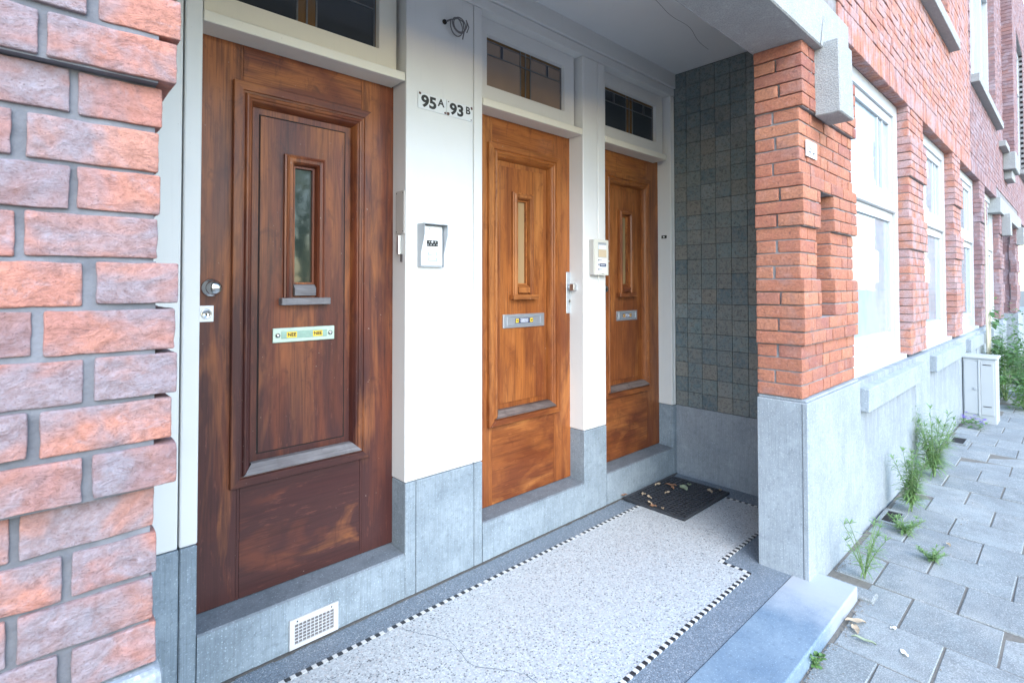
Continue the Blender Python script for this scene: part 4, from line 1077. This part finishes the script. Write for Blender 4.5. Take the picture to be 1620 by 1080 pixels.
# upper windows, sills
def upper_window(h, x0, x1, z0, z1, mull):
    b = bmesh.new(); yf = 1.04
    for q in ((x0, x1, z0, z0+0.12), (x0, x1, z1-0.12, z1), (x0, x0+0.12, z0+0.12, z1-0.12), (x1-0.12, x1, z0+0.12, z1-0.12)): bx(b, q[0], q[1], yf, yf+0.1, q[2], q[3])
    for m_ in mull: bx(b, x0+(x1-x0)*m_-0.06, x0+(x1-x0)*m_+0.06, yf-0.004, yf+0.09, z0+0.12, z1-0.12)
    zt = z0+(z1-z0)*0.68; bx(b, x0+0.12, x1-0.12, yf-0.007, yf+0.08, zt-0.05, zt+0.05)
    wnd = obj('window', b, M['pvc'], h)
    b = bmesh.new(); bx(b, x0+0.11, x1-0.11, yf+0.05, yf+0.055, z0+0.11, z1-0.11); obj('pane', b, M['glass_win'], wnd)
    b = bmesh.new(); bx(b, x0-0.04, x1+0.10, 0.865, 1.05, z0-0.115, z0-0.005, 0.004); obj('window_sill', b, M['concrete'], h)
upper_window(h1, 5.35, 7.47, 4.17, 6.6, (0.5,))
upper_window(h2, 9.25, 12.3, 4.27, 7.4, (0.34, 0.67))
upper_window(h2, 17.2, 19.2, 4.2, 7.5, (0.5,))
# buttress and stone corbel of the farther house, dark back of the farther porch
b = bmesh.new(); k = 0
while 3.95 + k*CH < 9.1:
    z = 3.95 + k*CH
    for (u0, u1) in segs(13.5, 14.15, [0.10, 0.205] if k % 2 else [0.205, 0.10]): fast_brick(b, u0, u1, 0.80, 0.96, z, z+HB)
    k += 1
tag(obj('buttress', b, M['brick_purple'], h2), kind='stuff')
box('corbel', M['concrete'], h2, 13.4, 14.3, 0.78, 0.96, 3.62, 3.94, 0.01); box('corbel', M['concrete'], h2, 13.55, 14.2, 0.84, 0.96, 3.46, 3.618, 0.01)
box('small_ledge', M['concrete'], h2, 12.7, 13.4, 0.86, 0.96, 3.93, 4.03, 0.005)
box('porch_back_wall', M['brick_purple'], h2, 13.1, 16.7, 2.2, 2.3, -0.1, 3.2)
box('porch_side_wall', M['brick_purple'], h2, 15.83, 15.95, 0.985, 2.19, -0.1, 3.2)

# ------------------------------------------------------------------ pavement and street
pv = thing('pavement', None, None, (5, 0, -0.07), kind='structure')
def zp(y): return -0.058 - 0.012*(0.93-y)
b = bmesh.new()
g0 = [b.verts.new(p) for p in ((-6, 0.934, -0.0632), (22, 0.934, -0.0632), (22, -2.6, -0.1056), (-6, -2.6, -0.1056))]
b.faces.new(g0[::-1]); obj('sand_bed', b, M['soil'], pv)
PX, PY = 0.3275, 0.330
def paver_mesh(ly):
    b = bmesh.new(); bx(b, 0, PX-0.007, 0, ly-0.007, -0.05, 0, 0.004, 1)
    for v in b.verts:
        if v.co.z > -0.01: v.co += Vector((random.uniform(-.0015, .0015), random.uniform(-.0015, .0015), random.uniform(-.001, .0006)))
    me = meshof('paving_stone', b); me.materials.append(M['paver']); return me
pm = [paver_mesh(PY) for _ in range(4)]
pfull = {}
for c_ in range(-1, 30):
    x_ = 1.5775 + c_*PX      # column lines: ... 2.56, 2.888, 3.215, 3.543 ...
    off = 0.58 if c_ % 2 == 0 else 0.415
    # joints of the column holding x 2.888-3.215 (c_=4): y = .58, .25 ...
    ys = [off + PY*q for q in range(-7, 4)]
    for y_ in ys[:-1]:
        top = min(y_+PY, 0.925)
        if top - y_ < 0.05: continue
        if x_ < 3.0 and top > 0.757: top = 0.757
        if x_ < 3.0 and top - y_ < 0.06: continue
        ly = top - y_
        if abs(ly-PY) < 0.01: me = random.choice(pm)
        else:
            kk = round(ly, 3)
            if kk not in pfull: pfull[kk] = paver_mesh(ly)
            me = pfull[kk]
        yc = y_+PY/2
        link('paving_stone', me, None, pv, (x_+0.0045, y_+0.0045, zp(y_) + random.uniform(-.003, .002)), (0.012+random.uniform(-.008, .008), random.uniform(-.008, .008), random.uniform(-.006, .006)))
b = bmesh.new(); bx(b, -60, 300, -2.75, -2.6, -0.3, -0.105, 0.01); tag(obj('kerb', b, M['plinth'], None), kind='structure')
b = bmesh.new(); vs = [b.verts.new(p) for p in ((-300, -2.75, -0.22), (300, -2.75, -0.22), (300, -300, -0.22), (-300, -300, -0.22))]; b.faces.new(vs[::-1]); tag(obj('street', b, M['asphalt'], None), kind='structure')
b = bmesh.new(); vs = [b.verts.new(p) for p in ((-300, 300, -0.30), (300, 300, -0.30), (300, -2.7, -0.30), (-300, -2.7, -0.30))]; b.faces.new(vs[::-1]); tag(obj('ground', b, M['soil'], None), kind='structure')
# grit and crumbs swept against the wall and into the joints
gb = bmesh.new(); rg = random.Random(5)
for k in range(900):
    x_ = 3.02 + 5.0*rg.random()**1.5; y_ = 0.93 - abs(rg.gauss(0, .035))
    if k % 3 == 0: x_ = 1.9 + rg.random()*1.25; y_ = 0.755 - abs(rg.gauss(0, .02))
    if k % 7 == 0: x_ = 2.3 + rg.random()*3.5; y_ = rg.uniform(.1, .9)
    r_ = rg.uniform(.0015, .006); z_ = zp(y_) + r_*.4
    vs_ = [gb.verts.new((x_+r_*rg.uniform(.6, 1.2)*c_[0], y_+r_*rg.uniform(.6, 1.2)*c_[1], z_+r_*rg.uniform(.4, .9)*c_[2])) for c_ in ((1, 0, 0), (-.5, .87, 0), (-.5, -.87, 0), (0, 0, 1))]
    for q in ((0, 1, 3), (1, 2, 3), (2, 0, 3)): gb.faces.new([vs_[i] for i in q])
tag(obj('grit', gb, M['grit'], pv), kind='stuff')
# ------------------------------------------------------------------ door mat with fallen leaves
mt = thing('door_mat', 'black rubber grid doormat in the corner under the tiled wall', 'doormat', (3.34, 1.93, 0))
mx0, mx1, my0, my1 = 3.045, 3.665, 1.700, 2.150
t = bmesh.new(); bx(t, mx0, mx1, my0, my1, 0.0015, 0.004); obj('mat_base', t, M['gap'], mt)
t = bmesh.new()
for q in ((mx0, mx1, my0, my0+0.016), (mx0, mx1, my1-0.016, my1), (mx0, mx0+0.016, my0+0.016, my1-0.016), (mx1-0.016, mx1, my0+0.016, my1-0.016)): bx(t, q[0], q[1], q[2], q[3], 0.002, 0.019)
obj('mat_rim', t, M['rubber'], mt)
t = bmesh.new()
for k in range(1, 20): xx = mx0+(mx1-mx0)*k/20; bx(t, xx-0.005, xx+0.005, my0+0.01, my1-0.01, 0.003, 0.0175, 0.0025)
for k in range(1, 14): yy = my0+(my1-my0)*k/14; bx(t, mx0+0.01, mx1-0.01, yy-0.005, yy+0.005, 0.003, 0.0185, 0.0025)
tag(obj('mat_grid', t, M['rubber'], mt), kind='stuff')
def leaf(L, W, curl, mat, name='dry_leaf'):
    b = bmesh.new(); nseg = 6; rows = []
    for i in range(nseg+1):
        t_ = i/nseg; wv = W*math.sin(math.pi*min(1, t_*0.92+0.04))**0.8
        z_ = curl*math.sin(math.pi*t_)*0.5 + 0.004*math.sin(t_*9)
        rows.append([b.verts.new(((t_-.5)*L, s_*wv/2, z_ + abs(s_)*curl*0.5)) for s_ in (-1, 0, 1)])
    for i in range(nseg):
        for j in range(2): b.faces.new((rows[i][j], rows[i+1][j], rows[i+1][j+1], rows[i][j+1]))
    me = meshof(name, b, True); me.materials.append(mat); return me
LEAVES = [(3.42, 2.115, .055, .030, 'dry1', 'pale oval leaf by the back edge of the doormat'),
          (3.475, 2.045, .085, .030, 'dry2', 'curled brown leaf near the back corner of the doormat'),
          (3.44, 2.01, .05, .025, 'dry2', 'small brown leaf touching the curled one on the doormat'),
          (3.50, 1.955, .10, .050, 'dry3', 'large pale green leaf on the doormat'),
          (3.575, 1.955, .05, .03, 'dry3', 'narrow green leaf beside the large pale green one'),
          (3.575, 1.80, .050, .034, 'dry1', 'tan leaf near the right corner of the doormat'),
          (3.64, 1.755, .032, .020, 'dry1', 'tiny pale leaf on the rim at the right corner of the doormat'),
          (3.185, 2.085, .045, .032, 'dry1', 'tan leaf near the left end of the doormat'),
          (3.17, 2.03, .05, .02, 'dry1', 'thin pale leaf scrap in the left half of the doormat'),
          (3.33, 1.985, .045, .022, 'dry1', 'pointed tan leaf in the middle of the doormat'),
          (3.09, 1.975, .045, .022, 'dry1', 'tan leaf scrap at the front left edge of the doormat'),
          (3.06, 1.93, .050, .03, 'dry2', 'brown leaf on the left rim of the doormat'),
          (3.07, 1.865, .04, .02, 'dry1', 'pale leaf scrap halfway along the front rim of the doormat'),
          (3.07, 2.165, .05, .03, 'dry2', 'brown leaf squeezed between doormat and stone step')]
for x_, y_, L, W, mm, lab in LEAVES:
    o = link('dry_leaf', leaf(L, W, 0.010, M[mm]), None, None, (x_, y_, 0.019), (random.uniform(-.15, .15), random.uniform(-.15, .15), random.uniform(0, 6.28)))
    tag(o, lab, 'leaf', 'dry leaves on the doormat')
PLEAVES = [(2.78, .715, .09, .035, 'dry1', 'dry tan leaf against the front of the step slab'), (2.72, .70, .06, .03, 'dry1', 'crumpled pale leaf beside the step slab'),
           (2.66, .655, .09, .018, 'dry3', 'narrow greenish leaf lying on a paving stone by the step'), (2.86, .59, .035, .018, 'petal', 'tiny white petal scrap on the paving by the step'),
           (2.70, .52, .05, .022, 'petal', 'white oval scrap in the middle of a paving stone'), (4.0, .55, .05, .02, 'dry1', 'pale leaf scrap on the paving right of the small weed')]
for x_, y_, L, W, mm, lab in PLEAVES:
    o = link('fallen_leaf', leaf(L, W, 0.012 if mm != 'petal' else 0.002, M[mm], 'fallen_leaf'), None, None, (x_, y_, zp(y_)+0.006), (random.uniform(-.1, .1), random.uniform(-.1, .1), random.uniform(0, 6.28)))
    tag(o, lab, 'leaf', 'leaf scraps on the pavement')

# ------------------------------------------------------------------ weeds, garden, cabinet
def blade(b, p, d, L, W, droop=0.3, n=3):
    p = Vector(p); d = Vector(d).normalized(); s_ = d.cross(Vector((0, 0, 1)))
    s_ = s_.normalized() if s_.length > 1e-3 else Vector((1, 0, 0)); prev = None
    for i in range(n+1):
        t_ = i/n; w_ = W*(math.sin(math.pi*(0.12+0.88*t_)))**0.9*0.5 if i < n else W*0.02
        c_ = p + d*L*t_ + Vector((0, 0, -droop*L*t_*t_))
        cur = (b.verts.new(c_ - s_*w_), b.verts.new(c_ + s_*w_))
        if prev: b.faces.new((prev[0], prev[1], cur[1], cur[0]))
        prev = cur
def weed(label, base, stems, h, leafL, leafW, spread, mat, dens=26, name='weed'):
    wd = thing(name, label, 'weed', base)
    ls, ss = bmesh.new(), bmesh.new(); B = Vector(base)
    for s_ in range(stems):
        an = random.uniform(0, 6.28); ln = spread*random.uniform(.4, 1.0); hh = h*random.uniform(.65, 1.0)
        pts = [B + Vector((math.cos(an)*ln*(q/6)**1.3, math.sin(an)*ln*(q/6)**1.3*0.8, hh*q/6*(1-0.12*(q/6)))) for q in range(7)]
        tube(ss, pts, 0.0035, 5, 0.0012)
        for q in range(dens):
            t_ = random.uniform(0.12, 1.0); i = min(5, int(t_*6)); f = t_*6-i; p = pts[i].lerp(pts[i+1], f)
            a2 = random.uniform(0, 6.28); sz = random.uniform(.6, 1.1)*(1.1-0.5*t_)
            blade(ls, p, (math.cos(a2), math.sin(a2), random.uniform(.1, .9)), leafL*sz, leafW*sz, random.uniform(.2, .6))
        for q in range(10):
            a2 = random.uniform(0, 6.28); blade(ls, pts[-1], (math.cos(a2), math.sin(a2), random.uniform(.5, 1.6)), leafL*0.5, leafW*.7, .3)
    obj('stem', ss, M['stem'], wd); obj('foliage', ls, mat, wd)
random.seed(11)
weed('spindly weed with bare lower stems right of the step corner', (3.24, .79, -0.06), 8, .36, .095, .007, .18, M['leaf_pale'], 20)
weed('tall bushy weed against the pale plinth', (4.42, .80, -0.06), 10, .50, .11, .008, .13, M['leaf_pale'], 85)
weed('tallest feathery weed, behind the bushy one along the plinth', (5.35, .82, -0.06), 14, .62, .14, .008, .26, M['leaf_pale'], 95)
weed('low leafy tuft in front of the bushy weed', (4.0, .76, -0.06), 12, .11, .07, .007, .11, M['leaf_pale'], 22)
weed('small tuft alone between paving stones', (3.73, .59, -0.065), 14, .075, .05, .006, .09, M['leaf_pale'], 16)
weed('tiny seedling at the foot of the step slab', (2.36, .748, -0.065), 4, .05, .04, .022, .035, M['leaf'], 5)
weed('little weed by the plinth under the second sill', (6.4, .88, -0.06), 5, .14, .06, .009, .08, M['leaf'], 12)
vp = thing('violet_plant', 'low violet flowers at the foot of the grey cabinet', 'flowers', (7.6, .82, -0.06))
ls, fs = bmesh.new(), bmesh.new()
for k in range(60):
    p = Vector((7.6+random.uniform(-.2, .2), .80+random.uniform(-.1, .1), -0.06+random.uniform(0, .08))); a2 = random.uniform(0, 6.28)
    blade(ls, p, (math.cos(a2), math.sin(a2), .6), .06, .025)
    if k % 3 == 0:
        for q in range(5): blade(fs, p+Vector((0, 0, .05)), (math.cos(q*1.26), math.sin(q*1.26), .5), .022, .02)
obj('foliage', ls, M['leaf'], vp); tag(obj('petals', fs, M['petal_v'], vp), kind='stuff')

def drain(label, x, y, w_, d_):
    dr = thing('drain_hole', label, 'drain', (x, y, -0.06))
    t = bmesh.new()
    for q in ((x-w_/2, x+w_/2, y-d_/2, y-d_/2+.02), (x-w_/2, x+w_/2, y+d_/2-.02, y+d_/2), (x-w_/2, x-w_/2+.02, y-d_/2+.02, y+d_/2-.02), (x+w_/2-.02, x+w_/2, y-d_/2+.02, y+d_/2-.02)): bx(t, q[0], q[1], q[2], q[3], -0.09, -0.045)
    obj('surround', t, M['paver'], dr); box('hole', M['gap'], dr, x-w_/2+.02, x+w_/2-.02, y-d_/2+.02, y+d_/2-.02, -0.09, -0.052)
drain('square drain hole beside the plinth near the tall weeds', 4.20, .865, .26, .12)
drain('farther drain hole beside the plinth before the cabinet', 6.75, .84, .30, .14)

cb = thing('utility_cabinet', 'pale grey two door utility cabinet standing against the plinth', 'cabinet', (8.0, .8, -0.06))
cx0, cx1, cy0, cy1, cz0, cz1 = 7.87, 8.17, .648, .932, -0.07, .675
box('body', M['cabinet'], cb, cx0, cx1, cy0, cy1, cz0, cz1-.03, 0.006); box('lid', M['cabinet'], cb, cx0-.015, cx1+.015, cy0-.015, cy1, cz1-.03, cz1, 0.008)
ym = (cy0+cy1)/2
for y0_, y1_ in ((cy0+.02, ym-.012), (ym+.012, cy1-.012)):
    box('cabinet_door', M['cabinet'], cb, cx0-.010, cx0-.001, y0_, y1_, cz0+.10, cz1-.06, 0.003)
box('centre_strip', M['cabinet'], cb, cx0-.016, cx0-.001, ym-.010, ym+.010, cz0+.08, cz1-.04, 0.003)
for z_ in (.58, .12): box('vent_slot', M['gap'], cb, cx0-.0125, cx0-.011, cy0+.04, ym-.03, z_, z_+.008)
box('latch', M['silver'], cb, cx0-.022, cx0-.011, ym+.02, ym+.05, .30, .33, .002)

cl = thing('climbing_stem', 'pale bare climbing stems with a few leaves in front of the windows', 'climbing plant', (9.5, .86, -0.06))
t = bmesh.new()
for k in range(3):
    pts = [(9.45+k*.07+.03*math.sin(q*.9+k), .86-.01*k, -0.06+q*.24) for q in range(12 - k*2)]; tube(t, pts, .016-.003*k, 6, .006)
obj('stem', t, M['stem_pale'], cl)
t = bmesh.new()
for k in range(40):
    z_ = random.uniform(.2, 1.7)**1.0; a2 = random.uniform(0, 6.28); blade(t, (9.5+random.uniform(-.1, .25), .84, z_*.7), (math.cos(a2), -abs(math.sin(a2)), .2), .16, .06, .6)
obj('foliage', t, M['leaf_dark'], cl)

def shrub(label, c, rx, ry, rz, n, mat, L=.09, flowers=0, name='garden_shrub'):
    sh = thing(name, label, 'shrub', (c[0], c[1], -0.06)); t, st = bmesh.new(), bmesh.new(); fl = bmesh.new()
    clumps = [Vector((random.gauss(0, .45), random.gauss(0, .45), random.uniform(.15, 1))) for _ in range(max(6, n//60))]
    for k in range(n):
        q = random.choice(clumps) + Vector((random.gauss(0, .16), random.gauss(0, .16), random.gauss(0, .13)))
        p = Vector((c[0]+q.x*rx, c[1]+q.y*ry, max(-0.05, -0.06+q.z*rz))); a2 = random.uniform(0, 6.28)
        blade(t, p, (math.cos(a2), math.sin(a2), random.uniform(-.2, .9)), L*random.uniform(.6, 1.2), L*.42, random.uniform(.1, .6), 2)
    for q in clumps: tube(st, [(c[0], c[1], -0.07), (c[0]+q.x*rx*.6, c[1]+q.y*ry*.6, rz*q.z*.5), (c[0]+q.x*rx, c[1]+q.y*ry, rz*q.z)], .006, 5, .002)
    for k in range(flowers):
        q = random.choice(clumps); p = Vector((c[0]+q.x*rx+random.gauss(0, .06), c[1]+q.y*ry-.1, q.z*rz*random.uniform(.6, 1.0)))
        for j in range(8): blade(fl, p, (math.cos(j*.785), math.sin(j*.785), random.uniform(.1, .8)), .045, .03, .2, 2)
    obj('stem', st, M['stem'], sh); obj('foliage', t, mat, sh)
    if flowers: tag(obj('petals', fl, M['petal'], sh), kind='stuff')
    else: fl.free()
shrub('leafy garden shrub right behind the grey cabinet', (9.6, .70, 0), .45, .28, .75, 900, M['leaf_dark'])
shrub('white flowering bush beyond the grey cabinet at the right edge', (10.2, .45, 0), .45, .3, .55, 900, M['leaf'], .08, 26)
shrub('tall green bush farthest along the facade', (11.6, .68, 0), .7, .3, 1.05, 1000, M['leaf_dark'])
shrub('low green bush at the pavement edge by the right margin', (9.1, .50, 0), .3, .2, .34, 600, M['leaf'], .07)
shrub('bushy green plant behind the white flowers', (12.9, .45, 0), .8, .4, .9, 900, M['leaf'])

# a tree on the far side of the street, seen only in the door panes
tr = thing('street_tree', 'broad leafy street tree across the road, seen only as a reflection', 'tree', (5.2, -8.5, -0.2))
t = bmesh.new(); tube(t, [(5.2, -8.5, -.25), (5.25, -8.5, 1.4), (5.15, -8.45, 3.0)], .16, 10, .10)
for q in range(6):
    an = q*1.05; tube(t, [(5.2, -8.5, 1.6+q*.15), (5.2+math.cos(an)*.9, -8.5+math.sin(an)*.9, 2.9+q*.2), (5.2+math.cos(an)*1.6, -8.5+math.sin(an)*1.6, 4.0+q*.2)], .06, 6, .015)
obj('trunk', t, M['stem'], tr)
t = bmesh.new()
cl_ = [Vector((random.gauss(0, 1.1), random.gauss(0, 1.1), random.uniform(1.0, 5.2))) for _ in range(40)]
for k in range(2600):
    q = random.choice(cl_) + Vector((random.gauss(0, .38), random.gauss(0, .38), random.gauss(0, .32))); a2 = random.uniform(0, 6.28)
    blade(t, (5.2+q.x, -8.5+q.y, q.z), (math.cos(a2), math.sin(a2), random.uniform(-.3, .6)), .26, .12, .3, 2)
obj('crown', t, M['leaf_dark'], tr)
